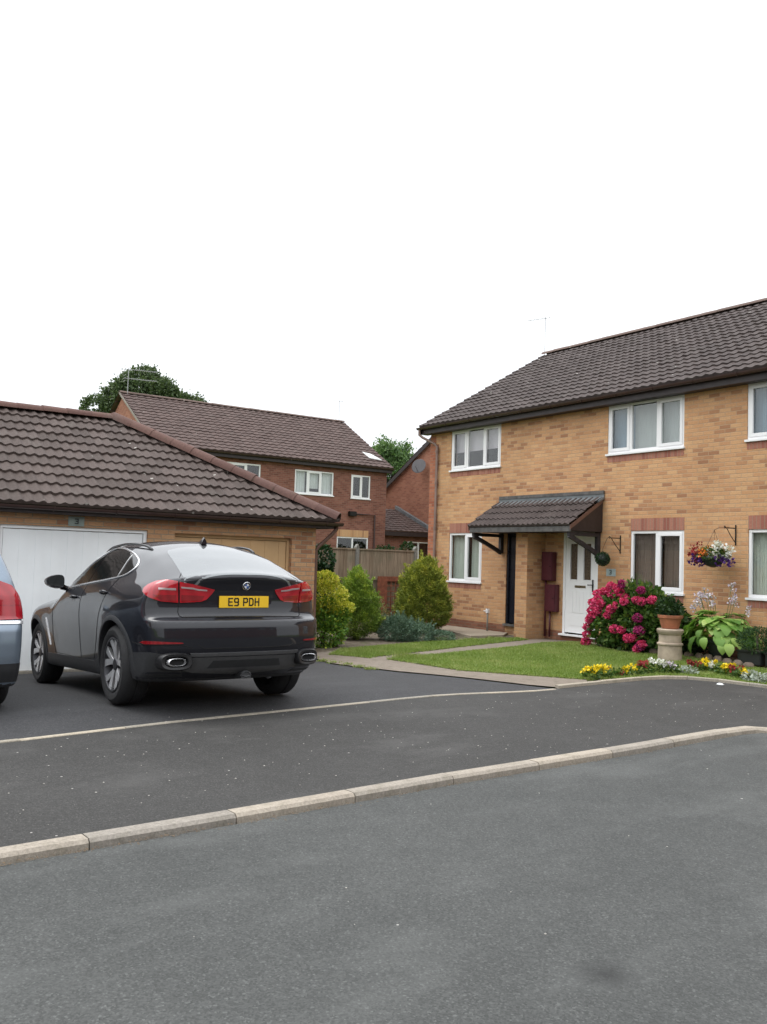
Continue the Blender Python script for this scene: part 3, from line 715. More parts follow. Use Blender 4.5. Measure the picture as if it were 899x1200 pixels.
# roof
ov, vg = .28, .14
Ls = math.hypot(RY-(hy-ov), RZ-EZ); Vf = Vector((0, RY-(hy-ov), RZ-EZ)).normalized(); Vb = Vector((0, -(RY-(hy-ov)), RZ-EZ)).normalized()
roof = slope('roof', (hx0-vg, hy-ov, EZ), (1, 0, 0), Vf, Ls, Z0, lambda v: hx1-hx0+2*vg,   .28, M['tile_house'], house, .2, .024, 8, .034, .2)
slope('roof', (hx0-vg, 2*RY-(hy-ov), EZ), (1, 0, 0), Vb, Ls, Z0, lambda v: hx1-hx0+2*vg, .60, M['tile_house'], house, .3, .03, 4)
ridge('ridge_tiles', (hx0-vg, RY, RZ+.04), (hx1+vg, RY, RZ+.04), M['ridge_dark'], house, .13)
m = MB(); m.box((hx0-vg+.01, hy-ov+.055, EZ-.19), (hx1+vg, hy-ov+.08, EZ-.012)); m.box((hx0-vg+.01, hy-ov+.08, EZ-.19), (hx1+vg, hy-.004, EZ-.165)); m.build('fascia', M['fascia'], house)
for sgn in (0, 1):      # barge boards / verge undercloak
    xx = hx0-vg if sgn == 0 else hx1+vg-.02
    m = MB(); m.prism([(xx, hy-ov+.03, EZ-.03), (xx, RY, RZ-.03), (xx, RY, RZ-.20), (xx, hy-ov+.25, EZ-.19), (xx, hy-ov+.03, EZ-.19)], (.02, 0, 0)); m.build('barge_board', M['fascia'], house)
gutter('gutter', (hx0-vg-.06, hy-ov-.01, EZ-.02), (hx1+vg, hy-ov-.01, EZ-.02), (0, -1, 0), M['brown'], house)
m = MB(); dpx = hx0+.34
m.tube([(hx0-vg+.02, hy-ov-.01, EZ-.06), (hx0-vg+.02, hy-ov-.01, EZ-.20), (hx0-vg+.10, hy-ov+.03, EZ-.27), (dpx-.08, hy-.07, EZ-.45), (dpx, hy-.055, EZ-.53), (dpx, hy-.055, .25)], .034, 10)
for z in (.6, 1.6, 2.43, 3.6, 4.4): m.tube([(dpx, hy-.055, z), (dpx, hy-.055, z+.07)], .046, 10)
m.build('downpipe', M['greybrownpipe'], house, smooth=True, angle=50)
# doors
def black_door():
    u0, u1, z0, z1 = hu(DB[0]), hu(DB[1]), DB[2], DB[3]; m = MB()
    m.box((u0, -.12, z0), (u0+.06, -.02, z1), Fh); m.box((u1-.06, -.12, z0), (u1, -.02, z1), Fh); m.box((u0+.06, -.12, z1-.06), (u1-.06, -.02, z1), Fh); m.box((u0+.06, -.11, z0+.02), (u1-.06, -.06, z1-.06), Fh)
    d = m.build('black_door', M['blackdoor'], house, bevel=.004)
    for (a, b, c, e) in ((.14, .42, .25, .9), (.48, .76, .25, .9), (.14, .42, 1.05, 1.9), (.48, .76, 1.05, 1.9)):
        p = MB(); p.box((u0+a, -.062, z0+c), (u0+b, -.052, z0+e), Fh); p.build('door_panel', M['blackdoor'], d, bevel=.004)
    p = MB(); p.box((u0+.30, -.055, z0+1.02), (u0+.58, -.048, z0+1.07), Fh); p.build('letter_box', M['steel'], d)
    p = MB(); p.tube([Fh((u0+.44, -.05, z0+1.62)), Fh((u0+.42, -.035, z0+1.58)), Fh((u0+.44, -.03, z0+1.53)), Fh((u0+.46, -.035, z0+1.58)), Fh((u0+.44, -.05, z0+1.62))], .008, 6); p.build('door_knocker', M['steel'], d)
    s = MB(); s.box((u0-.02, -.1, z0-.05), (u1+.02, .06, z0), Fh); s.build('door_sill', M['fasciagrey'], d)
black_door()
def white_door():
    u0, u1, z0, z1 = hu(DW[0]), hu(DW[1]), DW[2], DW[3]; m = MB()
    m.box((u0, -.08, z0), (u0+.065, .0, z1), Fh); m.box((u1-.065, -.08, z0), (u1, .0, z1), Fh); m.box((u0+.065, -.08, z1-.065), (u1-.065, .0, z1), Fh)
    fr = m.build('white_door', M['upvc'], house, bevel=.004)
    a, b, c, d = u0+.068, u1-.068, z0+.03, z1-.068; W = b-a
    m = MB(); # leaf with two glazed slots
    s0, s1, s2, s3 = a+.13, a+.13+.20, b-.13-.20, b-.13; gz0, gz1 = c+1.12, d-.16
    for q in (((a, c), (b, gz0)), ((a, gz1), (b, d)), ((a, gz0), (s0, gz1)), ((s1, gz0), (s2, gz1)), ((s3, gz0), (b, gz1))): m.box((q[0][0], -.06, q[0][1]), (q[1][0], -.015, q[1][1]), Fh)
    lf = m.build('door_leaf', M['upvc'], fr)
    for x0, x1 in ((s0, s1), (s2, s3)):
        p = MB(); p.box((x0, -.045, gz0), (x1, -.035, gz1), Fh); p.build('glazed_panel', M['bronzeglass'], fr)
        p = MB()
        for q in (((x0-.02, gz0-.02), (x1+.02, gz0)), ((x0-.02, gz1), (x1+.02, gz1+.02)), ((x0-.02, gz0), (x0, gz1)), ((x1, gz0), (x1+.02, gz1))): p.box((q[0][0], -.02, q[0][1]), (q[1][0], -.005, q[1][1]), Fh)
        p.build('glazing_bead', M['upvc'], fr, bevel=.003)
    p = MB(); p.box((a+.13, -.018, c+.15), (b-.13, -.008, c+.38), Fh)
    x = a+.13
    while x < b-.15: p.box((x, -.018, c+.42), (x+.085, -.008, c+.88), Fh); x += .098
    p.build('door_panel', M['upvc'], fr, bevel=.004)
    p = MB(); p.box((a+W/2-.15, -.02, c+.95), (a+W/2+.15, -.002, c+1.0), Fh); p.build('letter_box', M['brass'], fr, bevel=.003)
    p = MB(); p.box((b-.085, -.02, c+.88), (b-.055, .0, c+1.13), Fh); p.tube([Fh((b-.07, -.005, c+1.02)), Fh((b-.07, .04, c+1.02)), Fh((b-.17, .045, c+1.02))], .01, 6); p.build('handle', M['iron'], fr)
    s = MB(); s.box((u0-.03, -.1, z0-.04), (u1+.03, .09, z0+.0), Fh); s.build('door_sill', M['upvc'], fr, bevel=.004)
white_door()
# porch canopy
cx0, cx1, cy, cz0, cz1 = -15.56, -12.44, 13.04, 2.42, 3.02
Vp = Vector((0, hy-.02-cy, cz1-cz0)).normalized(); Lp = math.hypot(hy-.02-cy, cz1-cz0)
slope('porch_roof', (cx0, cy, cz0), (1, 0, 0), Vp, Lp, Z0, lambda v: cx1-cx0, .29, M['tile_house'], house, .15, .034, 8, .032)
m = MB()
m.prism([(cx0-.03, hy-.008, cz1+.10), (cx0-.03, hy-.03, cz1+.10), (cx0-.03, hy-.03, cz1+.02), (cx0-.03, hy-.17, cz1-.06), (cx0-.03, hy-.17, cz1-.10), (cx0-.03, hy-.008, cz1-.02)], (cx1-cx0+.06, 0, 0))
m.build('flashing', M['lead'], house)
m = MB(); m.box((cx0-.01, hy-.045, cz1+.085), (cx1+.03, hy-.008, cz1+.15)); m.build('flashing_board', M['fasciagrey'], house)
m = MB(); m.box((cx0+.02, cy+.02, cz0-.125), (cx1-.01, cy+.05, cz0-.01)); m.build('porch_fascia', M['fasciagrey'], house, bevel=.004)
m = MB(); m.box((cx0+.05, cy+.05, cz0-.11), (cx1-.04, hy-.01, cz0-.085)); m.build('porch_soffit', M['fascia'], house)
for xx in (cx0+.01, cx1-.03):
    m = MB(); m.prism([(xx, cy+.03, cz0-.02), (xx, hy-.015, cz1-.03), (xx, hy-.015, cz0-.10), (xx, cy+.05, cz0-.10)], (.02, 0, 0)); m.build('porch_cheek', M['fascia'], house)
    m = MB(); m.prism([(xx+.022, cy+.0, cz0+.0), (xx+.022, hy-.03, cz1-.015), (xx+.022, hy-.03, cz1-.10), (xx+.022, cy+.0, cz0-.085)], (.016, 0, 0)) if xx > -14 else m.prism([(xx-.018, cy+.0, cz0+.0), (xx-.018, hy-.03, cz1-.015), (xx-.018, hy-.03, cz1-.10), (xx-.018, cy+.0, cz0-.085)], (.016, 0, 0))
    m.build('barge_board', M['pipe'], house)
for xx in (cx0+.06, cx1-.14):
    m = MB(); m.box((xx, hy-.09, 1.78 if xx > -14 else 1.86), (xx+.08, hy-.004, cz1-.02)); m.box((xx, cy+.06, cz0-.20), (xx+.08, hy-.09, cz0-.125))
    pts = [Vector((xx+.04, hy-.05-(hy-.12-cy)*t, 1.86+(cz0-.20-1.86)*t**.9)) for t in np.linspace(0, 1, 7)]
    for p, q in zip(pts, pts[1:]):
        d = (q-p).normalized(); nrm = Vector((0, -d.z, d.y))*.04
        m.add([p+nrm+Vector((-.035, 0, 0)), q+nrm+Vector((-.035, 0, 0)), q-nrm+Vector((-.035, 0, 0)), p-nrm+Vector((-.035, 0, 0)), p+nrm+Vector((.035, 0, 0)), q+nrm+Vector((.035, 0, 0)), q-nrm+Vector((.035, 0, 0)), p-nrm+Vector((.035, 0, 0))], [(0, 1, 2, 3), (7, 6, 5, 4), (0, 4, 5, 1), (3, 2, 6, 7), (0, 3, 7, 4), (1, 5, 6, 2)])
    m.build('bracket', M['darktimber'], house)
m = MB(); m.box((-14.43, 13.46, -.12), (-14.07, 13.996, cz0-.12)); m.build('brick_pier', M['buff'], house)
# keep world coordinates for everything parented so far
def settle(root):
    inv = Matrix.LocRotScale(root.location, root.rotation_euler, (1, 1, 1)).inverted()
    for o in bpy.data.objects:
        if o.parent == root and not o.get('_local'): o.matrix_parent_inverse = inv
settle(house)

# meter boxes, signs, brackets on the house -------------------------------------------------
def meter(x0, x1, z0, z1, px, zb, label):
    m = MB(); m.box((x0, 13.86, z0), (x1, 13.993, z1)); b = m.build('meter_box', M['maroon'], bevel=.006)
    m = MB(); m.box((x0+.012, 13.852, z0+.012), (x1-.012, 13.862, z1-.012)); m.build('door', M['maroon'], b, bevel=.004)
    m = MB(); m.lathe([(.012, 0), (.012, .01)], (x1-.05, 13.84, (z0+z1)/2), 'y', 10); m.build('lock', M['iron'], b)
    m = MB(); m.tube([(px, 13.93, z0), (px, 13.93, .08)], .022, 8); m.build('conduit', M['maroon'], b, smooth=True)
    tag(b, label, 'meter box', 'maroon meter boxes beside the white door')
meter(-14.04, -13.72, 1.28, 1.90, -13.97, 1.28, 'upper maroon utility box beside the brick porch pier')
meter(-13.93, -13.62, .62, 1.20, -13.83, .5, 'lower maroon utility box below and right of the taller-mounted one')
def digit3(mb, F, x, z, w, h, s, dpt):
    """a figure 3 in strokes"""
    for a in ((x, z+h-s, x+w, z+h), (x+w*.25, z+h/2-s/2, x+w, z+h/2+s/2), (x, z, x+w, z+s)): mb.box((a[0], dpt, a[1]), (a[2], dpt+.004, a[3]), F)
    mb.box((x+w-s, dpt-.0005, z+s*.3), (x+w+.001, dpt+.0035, z+h-s*.3), F)
m = MB(); m.box((hu(-12.33), 0, 1.43), (hu(-12.09), .012, 1.58), Fh); s = m.build('house_number_sign', M['signblue'], bevel=.003)
m = MB(); digit3(m, Fh, hu(-12.245), 1.465, .055, .085, .016, .012); m.build('digit', M['signblack'], s)
tag(s, 'small pale blue plaque with number 3 beside the white front door', 'sign')
def bracket(x, z, label, arm=.30, scroll=True, sgn=1):
    e = empty('hanging_bracket', (x, 14, z)); m = MB()
    m.tube([(0, -.012, -.30), (0, -.012, .06)], .011, 6); m.tube([(0, -.012, 0), (0, -arm, 0), (0, -arm-.03, .03)], .009, 6)
    m.tube([(0, -.012, -.26), (0, -arm*.5, -.14), (0, -arm*.9, -.01)], .007, 6); o = m.build('bracket_arm', M['iron'], e)
    m = MB(); m.tube([(0, -arm-.03, .03), (0, -arm-.045, .01), (0, -arm-.03, -.012), (0, -arm-.012, 0)], .006, 6); o = m.build('hook', M['iron'], e)
    tag(e, label, 'bracket', 'black iron brackets on the brick wall')
bracket(-11.98, 2.19, 'black iron bracket on brick between the porch and the window', .30)
bracket(-9.40, 2.36, 'black iron bracket holding the flower basket right of the window', .30)
def leaf_cloud(name, P, Nr, size, mat, parent=None, aspect=.55, jit=.7, var=None, fold=.18, droop=0, origin=None):
    """many small folded leaves: P points, Nr outward directions"""
    n = len(P); P = np.asarray(P, float); d = np.asarray(Nr, float)+rng.normal(0, jit, (n, 3)); d[:, 2] -= droop
    d /= np.linalg.norm(d, axis=1)[:, None]+1e-9
    r = rng.normal(0, 1, (n, 3)); s = np.cross(d, r); s /= np.linalg.norm(s, axis=1)[:, None]+1e-9; u = np.cross(s, d)
    L = size*rng.uniform(.65, 1.3, n)[:, None] if np.isscalar(size) else size[:, None]
    a = P; t = P+d*L; mid = P+d*L*.5+u*L*fold; w = s*L*aspect*.5
    V = np.stack([a, mid-w, t, mid+w], 1).reshape(-1, 3)
    if var is None: var = rng.uniform(0, 1, n)
    if origin is not None: V = V-np.array(origin)
    return tri_mesh(name, V, np.arange(4*n).reshape(-1, 4), mat, np.repeat(var, 4), 4, parent)
def ball_points(c, rad, n, shell=.75):
    d = rng.normal(0, 1, (n, 3)); d /= np.linalg.norm(d, axis=1)[:, None]; r = shell+(1-shell)*rng.uniform(0, 1, n)**.5
    return np.array(c)+d*r[:, None]*np.array(rad), d
# topiary ball
e = empty('topiary_ball', (-12.19, 13.72, 1.62)); P, D = ball_points((0, 0, .15), (.135, .135, .135), 1500, .8); leaf_cloud('foliage', P, D, .025, M['ivy'], e)
m = MB(); m.tube([(0, 0, .28), (.0, 0, .36), (.10, .0, .55), (.19, -.03, .60)], .004, 5); m.build('chain', M['iron'], e)
m = MB(); m.lathe([(.02, .04), (.10, .07), (.122, .15), (.10, .23), (.02, .26)], n=14); m.build('core', M['planter'], e, smooth=True)
tag(e, 'round dark green topiary ball hanging beside the white front door', 'topiary')
# hanging basket
e = empty('hanging_basket', (-9.62, 13.66, 1.80))
m = MB(); m.lathe([(.03, -.14), (.13, -.10), (.19, -.01), (.21, .05), (.18, .05)], n=18); m.build('basket', M['planter'], e, smooth=True)
m = MB(); [m.tube([(math.cos(a)*.2, math.sin(a)*.2, .04), (.02, 0, .52)], .003, 4) for a in (0, 2.1, 4.2)]; m.tube([(.02, 0, .52), (.12, 0, .56), (.22, 0, .56)], .004, 4); m.build('chain', M['iron'], e)
P, D = ball_points((0, 0, .07), (.30, .20, .14), 900, .5); leaf_cloud('foliage', P, D, .06, M['hydleaf'], e)
def flowerheads(name, centers, mat, parent, r=.035, n=14, leaf=.03, shell=.6):
    for c in centers:
        P, D = ball_points(c, (r, r, r*.8), n, shell); leaf_cloud(name, P, D, leaf, mat, parent, .9, .35)
def rndin(c, rad, n):
    out = []
    while len(out) < n:
        d = rng.uniform(-1, 1, 3)
        if 1 > np.dot(d, d) > .45 and d[1] < .35: out.append(np.array(c)+d*np.array(rad))
    return out
flowerheads('white_flower', rndin((.20, -.04, .14), (.19, .17, .16), 26), M['whitefl'], e, .045, 16, .045)
flowerheads('red_flower', rndin((-.29, -.02, .12), (.15, .16, .18), 20), M['redfl'], e, .04, 14, .04)
flowerheads('orange_flower', rndin((-.07, -.08, .14), (.11, .15, .13), 9), M['orangefl'], e, .035, 12, .04)
flowerheads('purple_flower', rndin((-.24, -.06, -.02), (.14, .16, .11), 14)+rndin((.26, -.06, -.03), (.16, .14, .08), 8), M['purplefl'], e, .04, 14, .045)
tag(e, 'hanging basket of white, red, orange and purple flowers on the brick wall', 'hanging basket')
m = MB(); m.tube([(0, 0, 0), (0, 0, .44)], .02, 8); e = m.build('standpipe', M['post'], smooth=True); e.location = (-15.72, 13.82, .03)
m = MB(); m.box((-.035, -.035, .43), (.035, .035, .53)); m.tube([(0, -.03, .48), (-.09, -.05, .48)], .012, 6); m.build('tap_cover', M['upvc'], e, bevel=.006)
tag(e, 'thin grey outdoor standpipe with white cap on the slab by the wall', 'standpipe')
def yagi(name, loc, mast, boom_dir, n, el, label, up=.0, h2=None, r=.012):
    e = empty(name, loc); m = MB(); m.tube([(0, 0, -.6), (0, 0, mast)], r*1.3, 6); m.build('mast', M['aerial'], e)
    for hz in ([mast-.05] if h2 is None else [mast-.05, h2]):
        b = Vector(boom_dir).normalized(); s = Vector((-b.y, b.x, 0)); m = MB(); L = n*.085
        m.tube([b*-.15+Vector((0, 0, hz)), b*L+Vector((0, 0, hz+up*L))], r, 5)
        for i in range(n):
            c = b*(i*.085)+Vector((0, 0, hz+up*i*.085)); m.tube([c-s*el/2, c+s*el/2], r*.55, 4)
        for q in (-.12, 0, .12): m.tube([b*-.15+s*-.22+Vector((0, 0, hz+q)), b*-.15+s*.22+Vector((0, 0, hz+q))], r*.7, 4)
        m.build('antenna', M['aerial'], e)
    tag(e, label, 'aerial', 'television aerials on the roofs'); return e

# ------------------------------------------------------------------ garage block
gar = empty('garage_block', (-16, 3, -.13)); tag(gar, 'low brick garage block with hipped brown tiled roof and wooden up-and-over doors', 'garage')
gx, gy1, gy0 = -13.3, 7.74, -3.0; gz = -.17
doors = [(5.20, 7.28, 1.93), (2.64, 4.77, 1.95), (.10, 2.20, 1.95), (-2.4, -.3, 1.95)]
O = (gx, gy0, 0); U = (0, 1, 0); N = (1, 0, 0); Fg = frame(O, U, N)
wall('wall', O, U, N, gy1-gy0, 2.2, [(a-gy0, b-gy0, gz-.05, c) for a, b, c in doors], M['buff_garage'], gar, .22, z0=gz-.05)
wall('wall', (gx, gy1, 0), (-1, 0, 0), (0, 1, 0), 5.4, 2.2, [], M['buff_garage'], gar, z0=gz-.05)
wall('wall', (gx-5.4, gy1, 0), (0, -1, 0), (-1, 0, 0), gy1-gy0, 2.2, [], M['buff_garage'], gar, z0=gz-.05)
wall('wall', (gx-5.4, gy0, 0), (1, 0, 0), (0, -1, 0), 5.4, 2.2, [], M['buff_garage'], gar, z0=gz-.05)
for i, (a, b, c) in enumerate(doors):
    mat = M['creamdoor'] if i == 0 else M['whitedoor']; dd = -.10 if i == 0 else -.05
    m = MB(); fz = .05
    for q in (((a, gz), (a+fz, c)), ((b-fz, gz), (b, c)), ((a+fz, c-fz), (b-fz, c))): m.box((q[0][0]-gy0, dd-.06, q[0][1]), (q[1][0]-gy0, dd+.01, q[1][1]), Fg)
    fr = m.build('door_frame', mat, gar, bevel=.003)
    m = MB(); x = a+fz+.008; n = 18 if i else 15; wd = (b-fz-.008-x)/n
    for k in range(n):      # vertical ribs
        m.box((x+k*wd+.0-gy0, dd-.045-(.001 if k % 2 else 0), gz+.055+(.0005 if k % 2 else 0)), (x+(k+1)*wd-.0-gy0, dd-.012-(.006 if k % 2 else 0), c-fz-.008-(.0005 if k % 2 else 0)), Fg)
    lf = m.build('garage_door', mat, gar)
    m = MB(); m.box(((a+b)/2-.06-gy0, dd-.014, .85), ((a+b)/2+.06-gy0, dd+.0, .88), Fg); m.box(((a+b)/2-.012-gy0, dd-.01, .83), ((a+b)/2+.012-gy0, dd+.03, .90), Fg); m.build('handle', M['iron'], lf)
    m = MB(); m.box((a-gy0, -.22, gz-.05), (b-gy0, .02, gz+.052), Fg); m.build('threshold', M['edging'], gar, bevel=.01)
gez, grx, grz = 2.24, -16.0, 3.98; ex0, ex1 = gx+.22, -18.92; ey = gy1+.33; ey0 = gy0-.3; half = ex0-grx; ryE = 5.0
Ls = math.hypot(half, grz-gez); Vv = Vector((-half, 0, grz-gez)).normalized()
slope('roof', (ex0, ey0, gez), (0, 1, 0), Vv, Ls, lambda v: half*v/Ls, lambda v: (ey-ey0)-(ey-ryE)*v/Ls, .305, M['tile'], gar, .15, .028, 8, .038)
slope('roof', (ex1, ey0, gez), (0, 1, 0), Vector((half, 0, grz-gez)).normalized(), Ls, lambda v: half*v/Ls, lambda v: (ey-ey0)-(ey-ryE)*v/Ls, .6, M['tile'], gar, .3, .03, 4)
L2 = math.hypot(ey-ryE, grz-gez)
slope('roof', (ex1, ey, gez), (1, 0, 0), Vector((0, -(ey-ryE), grz-gez)).normalized(), L2, lambda v: half*v/L2, lambda v: (ex0-ex1)-half*v/L2, .305, M['tile'], gar, .15, .036, 6, .038)
ridge('ridge_tiles', (grx, ey0+half, grz+.03), (grx, ryE, grz+.03), M['ridge'], gar, .155, .42)
ridge('hip_tiles', (ex0-.02, ey-.02, gez+.06), (grx, ryE, grz+.05), M['ridge'], gar, .155, .40, .85)
ridge('hip_tiles', (ex1+.02, ey-.02, gez+.06), (grx, ryE, grz+.05), M['ridge'], gar, .155, .40, .85)
m = MB(); m.box((ex0-.07, ey0, gez-.12), (ex0-.045, ey-.05, gez-.01)); m.box((gx+.002, ey0, gez-.12), (ex0-.07, ey-.07, gez-.10)); m.box((ex1, ey-.07, gez-.12), (ex0-.045, ey-.048, gez-.01)); m.box((ex1, gy1+.002, gez-.12), (ex0-.05, ey-.07, gez-.10))
m.build('fascia', M['fascia'], gar)
gutter('gutter', (ex0+.01, ey0, gez-.02), (ex0+.01, ey+.06, gez-.02), (1, 0, 0), M['brown'], gar)
gutter('gutter', (ex1, ey+.01, gez-.022), (ex0+.05, ey+.01, gez-.022), (0, 1, 0), M['brown'], gar)
m = MB(); m.tube([(ex0-.10, ey+.01, gez-.05), (ex0-.10, ey+.01, gez-.12), (ex0-.14, ey-.06, gez-.22), (gx-.04, gy1+.10, gez-.42), (gx-.06, gy1+.05, gez-.50), (gx-.06, gy1+.05, .0)], .034, 10); m.build('downpipe', M['pipe'], gar, smooth=True, angle=60)
settle(gar)
m = MB(); m.box((3.57-gy0, 0, 1.962), (3.80-gy0, .014, 2.105), Fg); s = m.build('garage_number_sign', M['signgreen'], bevel=.003)
m = MB(); digit3(m, Fg, 3.660-gy0, 1.995, .055, .08, .016, .014); m.build('digit', M['signblack'], s)
tag(s, 'small pale green slate plaque with number 3 above the white garage door', 'sign')

# ------------------------------------------------------------------ red brick house behind the garages
far = empty('red_brick_house', (-36, 17, 0)); tag(far, 'red brick house with brown tiled roof rising behind the garages', 'house')
fx, fy0, fy1 = -32.0, 11.6, 22.1; FE, FR = 5.62, 8.12; O = (fx, fy0, 0); U = (0, 1, 0); N = (1, 0, 0); Ff = frame(O, U, N)
FW = [(17.54, 19.39, 4.22, 5.23, (0, .33, .67, 1), (1,), [('curtain', 'curtain', 0, .30, 0, 1), ('curtain', 'curtain', .36, .64, .25, 1), ('curtain', 'curtain', .70, 1, 0, 1)], 'room'),
      (20.27, 21.25, 4.2, 5.23, (0, .55, 1), (0,), [], 'room_dark'), (14.1, 15.98, 4.22, 5.27, (0, .33, .67, 1), (1,), [], 'room_dark'),
      (19.65, 21.23, 1.3, 2.56, (0, .5, 1), (), [], 'room'), (12.2, 13.4, 4.22, 5.27, (0, .5, 1), (1,), [], 'room_dark')]
wall('wall', O, U, N, fy1-fy0, FE-.1, [(a-fy0, b-fy0, c-.012, d) for a, b, c, d, *_ in FW], M['red'], far, z0=-.2)
wall('wall', (fx-8, fy0, 0), (1, 0, 0), (0, -1, 0), 8, FE-.1, [], M['orange'], far, gable=(4, FR-.1), z0=-.2)
wall('wall', (fx, fy1, 0), (-1, 0, 0), (0, 1, 0), 8, FE-.1, [], M['red'], far, gable=(4, FR-.1), z0=-.2)
wall('wall', (fx-8, fy1, 0), (0, -1, 0), (-1, 0, 0), fy1-fy0, FE-.1, [], M['red'], far, z0=-.2)
for (a, b, c, d, li, sa, ins, room) in FW: window(O, U, N, a-fy0, b-fy0, c, d, far, li, sa, ins, room)
m = MB(); m.box((19.65-fy0, -.05, 2.562), (21.23-fy0, .005, 2.86), Ff); m.build('brick_lintel', M['buffsoldier'], far)
hw = 4.28; Ls = math.hypot(hw, FR-FE); Vv = Vector((-hw, 0, FR-FE)).normalized()
slope('roof', (fx+.28, fy0-.15, FE), (0, 1, 0), Vv, Ls, Z0, lambda v: fy1-fy0+.30, .30, M['tile_far'], far, .3, .03, 6, .035)
slope('roof', (fx-8.28, fy0-.15, FE), (0, 1, 0), Vector((hw, 0, FR-FE)).normalized(), Ls, Z0, lambda v: fy1-fy0+.30, .6, M['tile_far'], far, .3, .03, 4)
ridge('ridge_tiles', (fx-4, fy0-.15, FR+.03), (fx-4, fy1+.15, FR+.03), M['ridge_dark'], far)
m = MB(); m.box((fx+.19, fy0-.15, FE-.2), (fx+.215, fy1+.15, FE-.01)); m.box((fx+.002, fy0-.15, FE-.2), (fx+.19, fy1+.15, FE-.175)); m.build('fascia', M['fascia'], far)
gutter('gutter', (fx+.28, fy0-.15, FE-.02), (fx+.28, fy1+.2, FE-.02), (1, 0, 0), M['brown'], far)
m = MB(); m.prism([(fx+.28, fy0-.17, FE+.02), (fx-4, fy0-.17, FR+.04), (fx-4, fy0-.17, FR-.05), (fx+.28, fy0-.17, FE-.08)], (0, .03, 0)); m.build('verge', M['kerb'], far)
m = MB(); m.tube([(fx+.06, 20.4, 3.55), (fx+.06, 21.5, 3.55), (fx+.06, 21.5, 0)], .035, 8); m.build('waste_pipe', M['brown'], far, smooth=True, angle=50)
m = MB(); m.box((fx, 20.15, 3.45), (fx+.18, 20.5, 3.65)); m.build('flue', M['iron'], far, bevel=.02)
m = MB(); m.prism([(fx-.9, fy1-.75, FE+.62+.11), (fx-.35, fy1-.7, FE+.32+.11), (fx-.25, fy1-.1, FE+.26+.11), (fx-.8, fy1-.35, FE+.56+.11)], (0, 0, .03)); m.build('lead_patch', M['curtain'], far)
settle(far)
yagi('tv_aerial', (fx-3.9, 11.75, FR-.1), 1.15, (.1, 1, 0), 14, .30, 'television aerial with two booms on the left ridge end of the red house', .02, .72, .012)
yagi('tv_aerial', (fx-4, 22.0, FR-.1), 1.15, (-.3, -1, 0), 4, .25, 'thin television aerial on the right ridge end of the red house', 0, None, .008)
yagi('tv_aerial', (-19.2, 18.9, 7.0), 2.1, (-.85, -.35, 0), 7, .26, 'television aerial above the left end of the buff house roof', .0, None, .008)

# gable house further back with its lean-to
gh = empty('gabled_house', (-33, 30, 0)); tag(gh, 'red brick gabled house behind the fence with a lean-to tiled roof', 'house')
gY = 25.0; gxe, gze = -36.35, 5.15; gxa, gza = -31.6, 7.80
wall('wall', (gxe, gY, 0), (1, 0, 0), (0, -1, 0), 9.5, gze, [], M['orange'], gh, gable=(4.75, gza), z0=-.2)
wall('wall', (gxe+9.5, gY, 0), (0, 1, 0), (1, 0, 0), 9, gze, [], M['orange'], gh, z0=-.2)
wall('wall', (gxe, gY+9, 0), (0, -1, 0), (-1, 0, 0), 9, gze, [], M['orange'], gh, z0=-.2)
Lg = math.hypot(5.05, gza-gze+.15)
for sgn, ox in ((1, gxe-.3), (-1, gxe+9.8)):
    slope('roof', (ox, gY-.12, gze-.12), (0, 1, 0), Vector((5.05*sgn, 0, gza-gze+.17)).normalized(), Lg, Z0, lambda v: 9.2, .35, M['tile_far'], gh, .3, .03, 4)
    m = MB(); m.prism([(ox, gY-.14, gze-.12), (gxa, gY-.14, gza+.05), (gxa, gY-.14, gza-.16), (ox+.1*sgn, gY-.14, gze-.28)], (0, .03, 0)); m.build('barge_board', M['fascia'], gh)
lx0, lx1, lz0, lz1 = -32.2, -35.2, 2.92, 4.08
LL = math.hypot(lx0-lx1, lz1-lz0)
slope('lean_to_roof', (lx0, 21.6, lz0), (0, 1, 0), Vector((lx1-lx0, 0, lz1-lz0)).normalized(), LL, Z0, lambda v: gY-21.6-.02, .3, M['tile_far'], gh, .3, .03, 4)
m = MB(); m.prism([(lx0, gY-.16, lz0+.05), (lx1, gY-.16, lz1+.05), (lx1, gY-.16, lz1+.20), (lx0, gY-.16, lz0+.20)], (0, .15, 0)); m.build('flashing', M['lead'], gh)
wall('lean_to_wall', (lx0-.3, 22.2, 0), (0, 1, 0), (1, 0, 0), gY-22.2, lz0-.1, [(1.5, 2.75, .2, 2.5)], M['red'], gh, z0=-.2)
m = MB(); m.box((lx0-.05, 22.1, lz0-.2), (lx0-.02, gY-.02, lz0-.01)); m.build('fascia', M['fascia'], gh)
window((lx0-.3, 22.2, 0), (0, 1, 0), (1, 0, 0), 1.5, 2.75, .22, 2.5, gh, (0, .5, 1), (), [], 'room_dark')
m = MB(); m.lathe([(.02, 0), (.22, .02), (.34, .07), (.36, .10), (.34, .10)], (0, 0, 0), 'z', 20); dish = m.build('satellite_dish', M['dish'], smooth=True)
dish.location = (-33.05, 24.66, 6.0); dish.rotation_euler = (R(72), 0, R(28))
m = MB(); m.tube([(0, 0, 0), (0, .05, -.12), (0, .1, -.3)], .02, 6); m.tube([(0, -.30, .05), (0, -.15, .42)], .012, 5); m.build('dish_arm', M['dish'], dish)
tag(dish, 'dark satellite dish on the gable wall of the further red house', 'satellite dish')
settle(gh)

